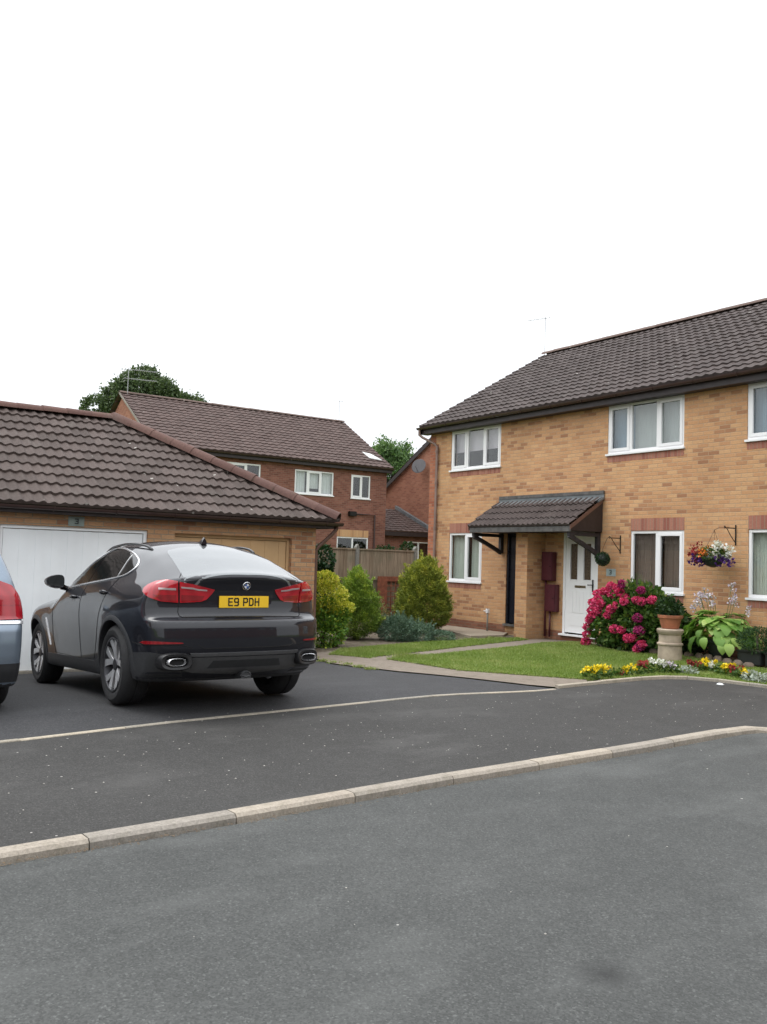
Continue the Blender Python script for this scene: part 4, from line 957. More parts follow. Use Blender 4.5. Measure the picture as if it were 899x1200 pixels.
# ------------------------------------------------------------------ fence, trellis
fe = empty('timber_fence', (-18, 10, 0)); tag(fe, 'weathered close-board timber fence between concrete posts behind the shrubs', 'fence')
posts = [8.2, 9.9, 11.62, 13.36]
for a, b in zip(posts, posts[1:]):
    m = MB(); y = a+.06; dy = .125; k = 0
    while y < b-.08:
        y1 = min(y+dy, b-.05); m.add([Vector(p) for p in ((-17.985, y, .0), (-17.972, y1+.012, .0), (-17.972, y1+.012, 1.84), (-17.985, y, 1.84), (-18.0, y, .0), (-17.99, y1+.012, .0), (-17.99, y1+.012, 1.84), (-18.0, y, 1.84))], [(0, 1, 2, 3), (7, 6, 5, 4), (0, 4, 5, 1), (3, 2, 6, 7), (0, 3, 7, 4), (1, 5, 6, 2)]); y = y1; k += 1
    p = m.build('fence_panel', M['timber'], fe)
    m = MB()
    for z in (.42, 1.12): m.box((-17.965, a+.05, z), (-17.93, b-.05, z+.05))
    m.box((-18.02, a+.05, 1.84), (-17.95, b-.05, 1.875)); m.build('rail', M['timber'], fe)
for y in posts:
    m = MB(); m.box((-18.06, y-.05, -.1), (-17.94, y+.05, 1.90)); m.prism([(-18.06, y-.05, 1.90), (-18.04, y, 1.99), (-18.06, y+.05, 1.90)], (.12, 0, 0)); m.build('fence_post', M['post'], fe, bevel=.01)
settle(fe)
m = MB(); tx = -17.84
m.box((tx, 12.14, .02), (tx+.03, 12.24, 1.22)); m.box((tx, 12.92, .02), (tx+.03, 13.02, 1.22)); m.box((tx, 12.24, 1.10), (tx+.03, 12.92, 1.22)); m.box((tx, 12.24, .1), (tx+.03, 12.92, .2)); m.box((tx, 12.24, .2), (tx+.03, 12.42, 1.10))
tr = m.build('trellis', M['trellis'], bevel=.004); m = MB()
for y in (12.53, 12.66, 12.79): m.box((tx+.004, y, .2), (tx+.016, y+.022, 1.10))
for z in (.33, .46, .59, .72, .85, .98): m.box((tx+.016, 12.42, z), (tx+.028, 12.92, z+.022))
m.build('lattice', M['trellis'], tr); tag(tr, 'red-brown wooden trellis panel leaning against the timber fence', 'trellis')

# ------------------------------------------------------------------ plants
def shrub(name, loc, blobs, n, leaf, mat, label, cat='shrub', aspect=.5, jit=.6, shell=.7, stem=True, up_=0, tipvar=False, group=None, fold=.18, bump=.12, clump=0):
    e = empty(name, loc); Ps, Ds = [], []; tot = sum(b[3]*b[4]*b[5] for b in blobs)**1
    for (x, y, z, a, b, c) in blobs:
        k = int(n*(a*b*c)**.67/sum((q[3]*q[4]*q[5])**.67 for q in blobs)); P, D = ball_points((0, 0, 0), (1, 1, 1), k, shell)
        f = 1+bump*np.sin(D[:, 0]*7+x*9)*np.sin(D[:, 1]*6+y*5)*np.cos(D[:, 2]*8)+bump*.5*np.sin(D[:, 0]*17+D[:, 2]*13)
        P = P*f[:, None]*np.array((a, b, c))+np.array((x, y, z)); Ps.append(P); Ds.append(D)
    if clump:      # stray shoots standing out of the outline, and dense tufts
        P0 = np.concatenate(Ps); D0 = np.concatenate(Ds); sel = rng.integers(0, len(P0), clump)
        for j in sel:
            q = int(rng.integers(25, 60)); t_ = rng.uniform(-.4, 1, q)[:, None]; L_ = rng.uniform(.05, .13); dd = D0[j]*.7+np.array((0, 0, .6))
            Ps.append(P0[j]+dd*t_*L_+rng.normal(0, .014, (q, 3))); Ds.append(np.repeat(D0[j][None]+rng.normal(0, .1, 3), q, 0))
    P = np.concatenate(Ps); D = np.concatenate(Ds); D = D+np.array((0, 0, up_)); k = P[:, 2] > -.02; P = P[k]; D = D[k]
    var = rng.uniform(0, .75, len(P))
    if tipvar:      # yellower in clumps and towards the top
        top = (P[:, 2]-P[:, 2].min())/(np.ptp(P[:, 2])+1e-6); nz = np.sin(P[:, 0]*13+P[:, 1]*9)*np.sin(P[:, 2]*11+P[:, 1]*7); var = np.clip(var*.65+.35*(nz > .2)*rng.uniform(.3, 1, len(P))+.28*top**2, 0, 1)
    else: var = np.clip(var+.25*(rng.uniform(0, 1, len(P)) > .8), 0, 1)
    leaf_cloud('foliage', P, D, leaf, M[mat], e, aspect, jit, var, fold)
    if stem:
        m = MB(); zt = max(b[2] for b in blobs)
        for i in range(5):
            b = blobs[i % len(blobs)]; m.tube([(random.uniform(-.04, .04), random.uniform(-.04, .04), -.03), (b[0]*.4, b[1]*.4, b[2]*.5), (b[0]+random.uniform(-.3, .3)*b[3], b[1]+random.uniform(-.3, .3)*b[4], b[2]+b[5]*.4)], [.022, .016, .006], 6)
        m.build('stem', M['bark'], e, smooth=True)
    tag(e, label, cat, group); return e
gz_ = lambda x, y: float(G(x, y))
shrub('golden_conifer', (-16.1, 12.22, 0), [(0, 0, .55, .62, .62, .52), (0, 0, .85, .56, .56, .52), (.0, 0, 1.18, .42, .42, .45), (.05, .05, 1.45, .22, .22, .26)], 34000, .05, 'conifer', 'large rounded golden-green conifer near the house wall', 'conifer', .35, .5, .72, up_=.5, tipvar=True, clump=420, bump=.10)
shrub('conical_conifer', (-15.1, 9.78, 0), [(0, 0, .42, .47, .50, .36), (0, .02, .72, .42, .44, .36), (0, 0, 1.0, .29, .30, .32), (0, 0, 1.24, .14, .14, .22)], 24000, .045, 'conifer2', 'cone-shaped green and yellow conifer in front of the fence', 'conifer', .35, .5, .72, up_=.6, tipvar=True, clump=260, bump=.12)
e = shrub('euonymus_bush', (-14.1, 8.42, -.03), [(0, 0, .32, .42, .40, .34), (.0, .1, .62, .40, .38, .30)], 4200, .06, 'euonymus_green', 'bright yellow and green leafy bush beside the garage corner', 'bush', .6, .5, .7, clump=25)
P1, D1 = ball_points((0, .05, .92), (.36, .40, .30), 1500, .75); P2, D2 = ball_points((0, -.02, 1.22), (.25, .26, .16), 900, .75); P3, D3 = ball_points((.05, .2, .75), (.40, .34, .14), 900, .8)
leaf_cloud('yellow_tips', np.concatenate([P1, P2, P3]), np.concatenate([D1, D2, D3])+np.array((.2, 0, .5)), .062, M['euonymus'], e, .6, .5)
shrub('blue_juniper', (-14.62, 10.72, 0), [(-.05, -.2, .18, .45, .42, .24), (.05, .15, .16, .42, .45, .20), (0, -.25, .33, .3, .25, .18)], 9000, .045, 'juniper', 'low spreading blue-green juniper at the front of the bed', 'juniper', .3, .6, .6, up_=.4, clump=120)
shrub('juniper_sprig', (-14.3, 11.35, 0), [(0, 0, .09, .26, .3, .12)], 2200, .04, 'juniper', 'small flat green ground-hugging plant right of the blue juniper', 'plant', .3, .6, .6, up_=.4, stem=False)
shrub('ivy_clump', (-17.3, 10.25, .0), [(0, 0, 1.55, .24, .26, .36), (0, 0, 1.0, .26, .3, .5), (0, 0, .45, .28, .3, .5)], 4200, .07, 'ivy', 'dark green ivy clump between the garage corner and the fence', 'ivy', .75, .5, .75)
shrub('twiggy_shrub', (-16.4, 11.15, 0), [(0, 0, .42, .26, .30, .32)], 900, .05, 'wispy', 'sparse pale twiggy shrub in front of the trellis', 'shrub', .4, .8, .3)
# hydrangea
hy_ = shrub('hydrangea', (-11.06, 13.36, .05), [(-.25, .0, .55, .62, .42, .52), (.2, 0, .62, .60, .42, .58), (-.05, -.02, .92, .52, .38, .34), (.62, .05, .50, .42, .36, .42), (-.55, -.03, .42, .34, .36, .36)], 5600, .105, 'hydleaf', 'large hydrangea bush covered in crimson flower heads by the window', 'hydrangea', .62, .5, .72, bump=.2)
HD = [(-.94, .25, .2), (-.92, .40, .5), (-.86, .55, .6), (-.80, .72, .7), (-.78, .60, .7), (-.68, .80, .7), (-.66, .66, .6), (-.74, .88, .6), (-.60, .94, .6), (-.58, .74, .4), (-.70, 1.05, .7), (-.50, .88, .5), (-.52, 1.10, .6), (-.40, 1.12, .7), (-.34, 1.22, .3), (-.30, 1.04, .6), (-.12, 1.10, .7), (-.05, 1.26, .9), (-.22, .78, .2), (-.12, .84, .3), (-.30, .66, .2), (.10, .94, .4), (.02, 1.0, .5), (.30, .98, .5), (.40, .96, .5), (.38, 1.16, .9), (.62, 1.0, .5), (.40, .66, .9), (-.12, .42, .3), (.04, .42, .4), (.44, .44, .8), (.28, .30, .4), (.20, .28, .3), (.46, .16, .8), (.40, .10, .7), (.50, .20, .7), (-.98, .10, .2), (-.20, 1.18, .6)]
Pc, Pp = [], []
for (x, z, q) in HD:
    y = -.38*math.sqrt(max(0, 1-((x)/1.05)**2*.8))*(1 if z < .95 else .7)-.05
    (Pp if q > .75 else Pc).append(np.array((x*.98, y, z)))

def heads(name, C_, mat):
    Ps, Ds = [], []
    for c in C_:
        r = random.uniform(.066, .09); P, D = ball_points(c, (r, r, r*.8), 110, .88); k = (D[:, 1] < .6); Ps.append(P[k]); Ds.append(D[k])
    P = np.concatenate(Ps); D = np.concatenate(Ds)
    return P, D
for c in Pc+Pp:
    r = random.uniform(.066, .092); P, D = ball_points((0, 0, 0), (r, r, r*.82), 120, .86)
    mt = M['hydpurple'] if any(c is q for q in Pp) else M['hydflower']
    P = np.concatenate([P*.93, P, P[::2]*.75]); D2_ = np.concatenate([np.cross(D, rng.normal(0, 1, D.shape)), np.cross(D, rng.normal(0, 1, D.shape))+D*.3, D[::2]])
    o = leaf_cloud('flower_head', P, D2_, .036, mt, hy_, 1.0, .3, fold=.08); o.location = tuple(c)
# terracotta pot on chimney pot
e = empty('chimney_pot', (-9.78, 12.72, gz_(-9.78, 12.7)+.02)); m = MB()
m.lathe([(.195, -.02), (.20, .05), (.195, .24), (.195, .25), (.215, .262), (.215, .285), (.19, .30), (.185, .30), (.185, .43), (.205, .445), (.21, .47), (.222, .485), (.222, .515), (.20, .53), (.14, .53), (.14, .50)], n=32)
m.build('clay_body', M['chimpot'], e, smooth=True, angle=50)
tag(e, 'stone-coloured ringed chimney pot standing on the lawn as a plinth', 'chimney pot')
e2 = empty('terracotta_pot', (-9.78, 12.72, gz_(-9.78, 12.7)+.552)); m = MB(); m.lathe([(.135, 0), (.145, .02), (.185, .175), (.205, .18), (.212, .225), (.195, .23), (.185, .19), (.02, .18)], n=28); m.build('pot_body', M['terracotta'], e2, smooth=True, angle=50)
P, D = ball_points((-.03, 0, .34), (.21, .20, .17), 700, .4); leaf_cloud('foliage', P, D, .07, M['darkshrub'], e2, .6)
tag(e2, 'terracotta flower pot with leafy plant on top of the chimney pot', 'flower pot')
# hosta in a dark pot
ho = empty('hosta', (-9.36, 13.5, gz_(-9.4, 13.5))); m = MB(); m.lathe([(.16, 0), (.20, .30), (.22, .31), (.22, .35), (.19, .35), (.17, .30)], n=24); m.build('pot', M['planter'], ho, smooth=True, angle=50)
Vs, Fs, Cs = [], [], []
for i in range(210):
    az = rng.uniform(0, 2*math.pi); el = rng.uniform(0, 1); L = rng.uniform(.15, .24); Wd = L*rng.uniform(.72, .92); reach = .10+.42*(1-el)**.6*rng.uniform(.75, 1.15); h = .36+.46*el+rng.uniform(-.06, .06); tilt = -1.15*(1-el)-.1+rng.uniform(-.35, .25)
    d = np.array((math.cos(az)*1.25, math.sin(az)*.85, 0)); d1 = d/np.linalg.norm(d); s = np.array((-d1[1], d1[0], 0)); b0 = d*reach+np.array((0, 0, h)); var = rng.uniform(0, 1); base = len(Vs)
    for t in np.linspace(0, 1, 6):
        w = Wd*.5*math.sin(math.pi*min(1, t*.93+.05))**.8; th = tilt*(.35+t*.9)
        c = b0+(d1*math.cos(th*.8)+np.array((0, 0, math.sin(th*.8))))*L*t
        for sgn, up2 in ((-1, .18), (0, 0), (1, .18)): Vs.append(c+s*w*sgn+np.array((0, 0, up2*w))); Cs.append(var)
    for k in range(5):
        for j in range(2): Fs.append((base+k*3+j, base+k*3+j+1, base+(k+1)*3+j+1, base+(k+1)*3+j))
o = tri_mesh('foliage', np.array(Vs), np.array(Fs), M['hosta'], np.array(Cs), 4, ho); o.data.polygons.foreach_set('use_smooth', [True]*len(o.data.polygons))
m = MB(); tips = []
for (dx, dz, n) in ((-.50, .90, 2), (-.40, 1.12, 4), (-.30, 1.20, 5), (-.22, 1.14, 4), (-.14, 1.08, 3), (.24, 1.30, 4), (.27, 1.12, 5), (.30, 1.02, 2), (.56, .96, 3), (-.44, 1.03, 3), (-.08, 1.0, 2), (-.35, 1.02, 3)):
    m.tube([(dx*.2, 0, .4), (dx*.7, -.02, dz*.7), (dx, -.03, dz)], .005, 5)
    for k in range(n*2): tips.append(np.array((dx+rng.uniform(-.05, .05), -.03+rng.uniform(-.05, .05), dz-rng.uniform(-.02, .13))))
m.build('flower_stalk', M['stem'], ho, smooth=True)
flowerheads('flower', tips, M['lilacfl'], ho, .020, 6, .036, .2)
tag(ho, 'lime-green hosta with broad leaves and tall pale flowers in a pot', 'hosta')
shrub('evergreen_shrub', (-10.25, 13.62, .04), [(0, 0, .40, .26, .26, .42), (.05, 0, .2, .34, .26, .22), (.5, .05, .16, .3, .2, .18)], 3400, .06, 'darkshrub', 'dark evergreen shrub against the wall behind the chimney pot', 'shrub', .5)
shrub('dwarf_conifer', (-8.55, 13.35, .28), [(0, 0, .20, .32, .26, .22), (.35, .05, .15, .25, .2, .2)], 5200, .04, 'dwarf', 'bushy dwarf conifer growing in a dark planter at the right edge', 'conifer', .35, .6, .6)
for i, (x, y, lb) in enumerate(((-8.62, 13.33, 'dark plastic planter under the dwarf conifer'), (-8.14, 13.36, 'dark plastic planter at the far right edge beside the dwarf conifer'))):
    m = MB(); m.box((-.21, -.12, 0), (.21, .12, .19)); m.box((-.225, -.135, .19), (.225, .135, .225)); o = m.build('planter', M['planter'], bevel=.012); o.location = (x, y, gz_(x, y)+.03)
    m = MB(); m.box((-.19, -.10, .226), (.19, .10, .232)); m.build('compost', M['soil'], o); tag(o, lb, 'planter', 'dark planters in front of the wall')
shrub('edge_plant', (-8.14, 13.36, .28), [(0, 0, .12, .2, .12, .14)], 700, .05, 'darkshrub', 'low green plant in the planter at the far right edge', 'plant', .6, stem=False)
for i, (x, y) in enumerate(((-10.48, 13.18), (-10.26, 13.24), (-10.05, 13.30), (-9.83, 13.30), (-9.6, 13.28), (-9.38, 13.22), (-9.15, 13.16), (-8.93, 13.10), (-8.7, 13.04), (-8.48, 13.0))):
    m = MB(); m.lathe([(.0001, -.05), (.075, -.05), (.085, 0), (.075, .055), (.045, .085), (.0001, .092)], n=12); o = m.build('edging_stone', M['stone'], smooth=True)
    o.location = (x, y, gz_(x, y)+.03); o.scale = (1.15, .8, random.uniform(.8, 1.1)); o.rotation_euler = (0, 0, random.uniform(-.4, .4)); tag(o, 'rounded brown edging stone in the row in front of the hosta', 'stone', 'edging stones along the flower bed')
# flower border along the edging
FL = [(-8.80, 9.72, 'yellowfl', 7, .11, 'yellow pansies at the left tip of the flower border'), (-8.84, 9.98, 'yellowfl', 7, .12, 'taller yellow pansies second from the left in the border'), (-8.86, 10.30, 'redfl', 3, .07, 'small dark red bedding plant between yellow pansies'), (-8.84, 10.50, 'yellowfl', 4, .09, 'single yellow pansy clump beside the red bedding plants'), (-8.88, 10.72, 'yellowfl', 3, .09, 'sparse yellow pansy left of the red dahlia'), (-8.90, 10.98, 'redfl', 8, .12, 'red and pink bedding flowers left of the white pansies'),
      (-8.86, 11.26, 'whitefl', 9, .16, 'large clump of white and pink pansies in the middle of the border'), (-8.78, 11.46, 'lilacfl', 5, .13, 'pale lilac pansies with dark leaves beside the white clump'), (-8.60, 11.62, 'silver', 0, .10, 'green foliage plant at the corner of the border'), (-8.72, 12.02, 'redfl', 7, .12, 'dark red leafy bedding plant beside the chimney pot'), (-8.66, 12.22, 'yellowfl', 8, .12, 'yellow pansies just right of the chimney pot'), (-8.44, 12.16, 'whitefl', 4, .10, 'small white flowers between two yellow clumps'),
      (-8.22, 12.04, 'yellowfl', 10, .11, 'broad yellow pansy clump on the right part of the border'), (-8.02, 11.98, 'redfl', 6, .11, 'dark red bedding plant right of the broad yellow clump'), (-7.86, 11.92, 'yellowfl', 5, .10, 'last yellow pansy clump near the right end of the border'), (-7.68, 11.84, 'silver', 0, .12, 'silvery leafed plant at the right end of the border'), (-7.50, 11.80, 'silver', 0, .11, 'silver-white edging plant furthest right in the border')]
for (x, y, mt, nf, h, lb) in FL:
    e = empty('bedding_plant', (x, y, gz_(x, y)+.03)); n = 150; P, D = ball_points((0, 0, h*.42), (.13, .12, h*.6), n, .3); P[:, 2] = np.abs(P[:, 2])
    leaf_cloud('foliage', P, D, .055, M['silver'] if mt == 'silver' else M['hydleaf'], e, .6)
    if nf: flowerheads('flower', [np.array((rng.uniform(-.10, .10), rng.uniform(-.10, .06), h+rng.uniform(-.03, .04))) for _ in range(nf)], M[mt], e, .022, 16, .038, .3)
    tag(e, lb, 'bedding plant', 'bedding flowers along the kerb edging')

# ------------------------------------------------------------------ trees beyond the roofs
def tree(name, loc, trunk_h, blobs, n, leaf, mat, label, lean=(0, 0)):
    e = empty(name, loc); m = MB(); m.tube([(0, 0, 0), (lean[0]*.3, lean[1]*.3, trunk_h*.5), (lean[0], lean[1], trunk_h)], [.45, .36, .25], 8)
    for (x, y, z, a, b, c) in blobs: m.tube([(lean[0]*.8, lean[1]*.8, trunk_h*.8), (x*.5, y*.5, (trunk_h+z)*.5), (x, y, z)], [.2, .12, .04], 6)
    m.build('trunk', M['bark'], e, smooth=True)
    Ps, Ds = [], []
    for (x, y, z, a, b, c) in blobs:
        k = int(n*(a*b*c)**.67/sum((q[3]*q[4]*q[5])**.67 for q in blobs)); nc = max(10, k//85)
        Cc, Cd = ball_points((x, y, z), (a, b, c), nc, .55)
        idx = rng.integers(0, nc, k); P = Cc[idx]+rng.normal(0, .20, (k, 3))*np.array((a, b, c))**.5; Ps.append(P); Ds.append(Cd[idx])
    P = np.concatenate(Ps); D = np.concatenate(Ds)
    leaf_cloud('crown', P, D, leaf, M[mat], e, .7, .8); tag(e, label, 'tree')
# a world point at horizontal distance in the direction of the roofs
tree('broadleaf_tree', (-75, 26.0, 0), 11, [(0, -.3, 15.6, 1.7, 2.0, 1.7), (0, -2.4, 14.6, 1.2, 1.2, 1.3), (0, 1.6, 15.5, 1.3, 1.4, 1.2), (.2, 2.9, 15.2, 1.0, .9, .8), (0, 4.4, 15.0, .9, 1.0, .7), (.1, -4.3, 13.6, 1.0, 1.0, .9), (0, 0, 13.2, 2, 3, 1.5), (0, -.2, 16.9, .9, 1.2, .7), (0, -1.5, 16.1, .8, .8, .7)], 26000, .24, 'treeleaf', 'dark spreading tree rising behind the left end of the red house roof')
tree('round_tree', (-60, 42.0, 0), 7, [(0, 0, 10.3, 1.3, 1.5, 1.5), (0, -1.2, 9.6, 1, 1.0, 1.3), (0, 1.2, 9.6, 1, 1.1, 1.3), (0, 0, 8.4, 1.6, 2.0, 1.6), (0, .4, 6.6, 1.6, 2.0, 1.4)], 20000, .20, 'treeleaf2', 'rounded mid-green tree between the red house and the gabled house')
shrub('garden_bush', (-30.2, 21.0, 0), [(0, 0, 1.4, .5, .8, .8), (0, 1.0, 1.9, .4, .3, .5)], 2500, .11, 'darkshrub', 'leafy bush seen over the fence below the red house windows', 'bush', .6)

# ------------------------------------------------------------------ neighbouring houses behind the camera (seen in reflections)
def plain_house(x0, y0, x1, y1, ez, rz, along, label, faces):
    e = empty('brick_house', ((x0+x1)/2, (y0+y1)/2, 0)); w, d = x1-x0, y1-y0
    gab = lambda L: (L/2, rz-.1)
    spec = [((x0, y0, 0), (1, 0, 0), (0, -1, 0), w, along == 'y', 's'), ((x1, y0, 0), (0, 1, 0), (1, 0, 0), d, along == 'x', 'e'), ((x1, y1, 0), (-1, 0, 0), (0, 1, 0), w, along == 'y', 'n'), ((x0, y1, 0), (0, -1, 0), (-1, 0, 0), d, along == 'x', 'w')]
    for O_, U_, N_, L, gb, key in spec:
        ops_ = []
        if key == faces:
            k = 1.5
            while k < L-2: ops_ += [(k, k+1.4, 1.1, 2.3), (k, k+1.4, 3.8, 4.9)]; k += 3.4
        wall('wall', O_, U_, N_, L, ez-.1, ops_, M['red'], e, gable=gab(L) if gb else None, z0=-.2)
        for o_ in ops_: window(O_, U_, N_, o_[0], o_[1], o_[2]+.012, o_[3], e, (0, .5, 1), (), [], 'room')
    if along == 'x':
        hwd = d/2+.3; Lr = math.hypot(hwd, rz-ez)
        for oy, sg in ((y0-.3, 1), (y1+.3, -1)): slope('roof', (x0-.15, oy, ez), (1, 0, 0), Vector((0, sg*hwd, rz-ez)).normalized(), Lr, Z0, lambda v: w+.3, .6, M['tile_far'], e, .3, .03, 2)
        ridge('ridge_tiles', (x0, (y0+y1)/2, rz), (x1, (y0+y1)/2, rz), M['ridge_dark'], e, .13, 1)
    else:
        hwd = w/2+.3; Lr = math.hypot(hwd, rz-ez)
        for ox, sg in ((x0-.3, 1), (x1+.3, -1)): slope('roof', (ox, y0-.15, ez), (0, 1, 0), Vector((sg*hwd, 0, rz-ez)).normalized(), Lr, Z0, lambda v: d+.3, .6, M['tile_far'], e, .3, .03, 2)
        ridge('ridge_tiles', ((x0+x1)/2, y0, rz), ((x0+x1)/2, y1, rz), M['ridge_dark'], e, .13, 1)
    tag(e, label, 'house'); settle(e)
plain_house(-76, -24, -12, -15, 6.3, 9.5, 'x', 'long red brick terrace outside the picture on the left, facing the buff house', 'n')
plain_house(13.5, -14, 22, 22, 5.1, 7.8, 'y', 'red brick terrace across the road behind the camera', 'w')

# ------------------------------------------------------------------ cars: smooth implicit bodies, polygonised
def curve(keys, sig=.03, lo=-1.6, hi=4.4, step=.005):
    """smoothed table through key points"""
    k = sorted(keys); xs = np.arange(lo, hi, step); ys = np.interp(xs, [p[0] for p in k], [p[1] for p in k])
    if sig > 0:
        n = int(4*sig/step); g = np.exp(-.5*(np.arange(-n, n+1)*step/sig)**2); g /= g.sum(); ys = np.convolve(np.pad(ys, n, 'edge'), g, 'valid')
    return lambda q: np.interp(q, xs, ys)
def smax(a, b, k): h = np.clip(.5+.5*(a-b)/k, 0, 1); return b*(1-h)+a*h+k*h*(1-h)
class Car:
    def __init__(s, T, Wz, Px, Pg, Rz, Fx, crown, arches, zb, belt, rearbow=.16, bow_w=.85, kside=.10, kfront=.25, flare=.02):
        s.T, s.Wz, s.Px, s.Pg, s.Rz, s.Fx, s.crown, s.arches, s.zb, s.belt = T, Wz, Px, Pg, Rz, Fx, crown, arches, zb, belt
        s.rearbow, s.bow_w, s.kside, s.kfront, s.flare = rearbow, bow_w, kside, kfront, flare
    def F(s, P, arch=True):
        x, y, z = P[..., 0], np.abs(P[..., 1]), P[..., 2]
        g = sstep((z-s.belt)/.25); px = s.Px(x)*(1-g)+s.Pg(x)*g
        fl = 0
        for (ax, az, ar) in s.arches: fl = fl+s.flare*np.exp(-((x-ax)/.42)**2)*np.exp(-((z-.80)/.26)**2)
        side = y-(s.Wz(z)+fl)*px
        top = (z-(s.T(x)-s.crown*(y/.6)**2.2))*.85
        rear = (s.Rz(z)+s.rearbow*(y/s.bow_w)**2.6)-x
        front = x-(s.Fx(z)-.42*(y/.95)**3)
        f = smax(smax(side, top, .10), rear, s.kside); f = smax(f, front, s.kfront); f = smax(f, s.zb-z, .05)
        if arch:
            for (ax, az, ar) in s.arches:
                d = np.sqrt((x-ax)**2+(z-az)**2)-ar; c = np.maximum(d, .56-y); f = np.maximum(f, -c)
        return f
    def grad(s, P, h=.006, **k):
        g = np.empty(P.shape)
        for i in range(3):
            e = np.zeros(3); e[i] = h; g[..., i] = (s.F(P+e, **k)-s.F(P-e, **k))/(2*h)
        return g
    def hit(s, O, D, tmax=2.2, n=140):
        """first entry of rays O+tD into the body"""
        O = np.asarray(O, float); D = np.asarray(D, float); ts = np.linspace(0, tmax, n); f = np.stack([s.F(O+D*t, arch=False) for t in ts], 0)
        ins = f < 0; i = np.argmax(ins, 0); ok = ins.any(0); a = ts[np.maximum(i-1, 0)]; b = ts[i]
        for _ in range(18):
            c = (a+b)/2; fc = s.F(O+D*c[:, None], arch=False); a = np.where(fc > 0, c, a); b = np.where(fc > 0, b, c)
        P = O+D*b[:, None]; gr = s.grad(P, arch=False); gr /= np.linalg.norm(gr, axis=1)[:, None]+1e-9
        return P, gr, ok
    def body(s, name, mat, root, h=.022, clip=None):
        lo = np.array((-1.3, -1.1, .12)); hi = np.array((4.05, 1.1, 1.9)); n = np.ceil((hi-lo)/h).astype(int)
        gx = [lo[i]+np.arange(n[i])*h for i in range(3)]; P = np.stack(np.meshgrid(*gx, indexing='ij'), -1); Vv = s.F(P)
        sg = Vv < 0; acc = np.zeros(tuple(n-1)+(3,)); cnt = np.zeros(tuple(n-1))
        cs = [(i, j, k) for i in (0, 1) for j in (0, 1) for k in (0, 1)]
        sl = lambda A, c: A[c[0]:A.shape[0]-1+c[0], c[1]:A.shape[1]-1+c[1], c[2]:A.shape[2]-1+c[2]]
        for a in cs:
            for b in cs:
                if sum(abs(p-q) for p, q in zip(a, b)) != 1 or a > b: continue
                va, vb = sl(Vv, a), sl(Vv, b); m = (va < 0) != (vb < 0); t = np.where(m, va/np.where(m, va-vb, 1), 0)
                pa = np.array(a, float); d = np.array(b, float)-pa; acc += np.where(m[..., None], pa+t[..., None]*d, 0); cnt += m
        act = cnt > 0; idx = -np.ones(act.shape, int); idx[act] = np.arange(act.sum())
        I = np.argwhere(act); V = lo+(I+acc[act]/cnt[act][:, None])*h
        for _ in range(3):
            f = s.F(V); g_ = s.grad(V, .004); st = f[:, None]*g_/((g_**2).sum(1)[:, None]+1e-3); L = np.linalg.norm(st, axis=1)[:, None]; V = V-st*np.minimum(1, .012/(L+1e-9))
        Fq = []
        for ax in range(3):
            b, c = [i for i in range(3) if i != ax]
            s0 = [slice(1, -1)]*3; s1 = [slice(1, -1)]*3; s0[ax] = slice(0, -1); s1[ax] = slice(1, None)
            A, B = sg[tuple(s0)], sg[tuple(s1)]; m = A != B; ii = np.argwhere(m); off = np.array([1, 1, 1]); off[ax] = 0; ii = ii+off
            flip = A[m]
            def at(db, dc): q = ii.copy(); q[:, b] += db; q[:, c] += dc; return idx[q[:, 0], q[:, 1], q[:, 2]]
            q = np.stack([at(-1, -1), at(0, -1), at(0, 0), at(-1, 0)], 1)
            if ax == 1: flip = ~flip
            q[~flip] = q[~flip][:, ::-1]; Fq.append(q)
        Fq = np.concatenate(Fq); cen = V[Fq].mean(1)
        under = (cen[:, 2] < s.zb+.03)
        for (ax_, az_, ar) in s.arches:
            d = np.hypot(cen[:, 0]-ax_, cen[:, 2]-az_); under |= (d < ar+.012) & (np.abs(cen[:, 1]) < np.where(d < ar-.02, 2, 2)) & (d < ar+.004)
        N = s.grad(V, .006, arch=False); N /= np.linalg.norm(N, axis=1)[:, None]+1e-9
        def mk(nm, F_, mt, cust):
            used = np.unique(F_); mp = -np.ones(len(V), int); mp[used] = np.arange(len(used))
            o = tri_mesh(nm, V[used], mp[F_], mt, np.full(len(used), .5), 4, root); me = o.data
            me.polygons.foreach_set('use_smooth', [True]*len(me.polygons))
            if cust: me.normals_split_custom_set_from_vertices([tuple(q) for q in N[used]])
            return o
        b_ = mk(name, Fq[~under], mat, True); u_ = mk('underbody', Fq[under], M['cladding'], False); return b_
    def patch(s, name, poly, ray, mat, root, off=.003, grid=.03, depth=.012, smooth=True, inset=None, fill=True):
        """a panel cut to an outline and laid on the body: poly in 2D, ray(u,v)->(origin,dir)"""
        bm = bmesh.new(); pts = []
        for a, b in zip(poly, poly[1:]+poly[:1]):
            a, b = Vector(a), Vector(b); k = max(1, int((b-a).length/grid))
            for i in range(k): pts.append(a.lerp(b, i/k))
        bm.faces.new([bm.verts.new((p.x, p.y, 0)) for p in pts])
        for ax in (0, 1):
            lo = min(p[ax] for p in pts); hi = max(p[ax] for p in pts); v = lo+grid*.51
            while v < hi:
                c = [0, 0, 0]; c[ax] = v; nn = [0, 0, 0]; nn[ax] = 1
                bmesh.ops.bisect_plane(bm, geom=bm.verts[:]+bm.edges[:]+bm.faces[:], plane_co=c, plane_no=nn); v += grid
        O = []; D = []
        for v in bm.verts: o, d = ray(v.co.x, v.co.y); O.append(o); D.append(d)
        P, Nn, ok = s.hit(O, D)
        nf = len(bm.faces); bm.verts.ensure_lookup_table(); bound = {v.index for v in bm.verts if v.is_boundary}
        vs = [tuple(P[i]+Nn[i]*off) for i in range(len(P))]; fs = [tuple(v.index for v in f.verts) for f in bm.faces]
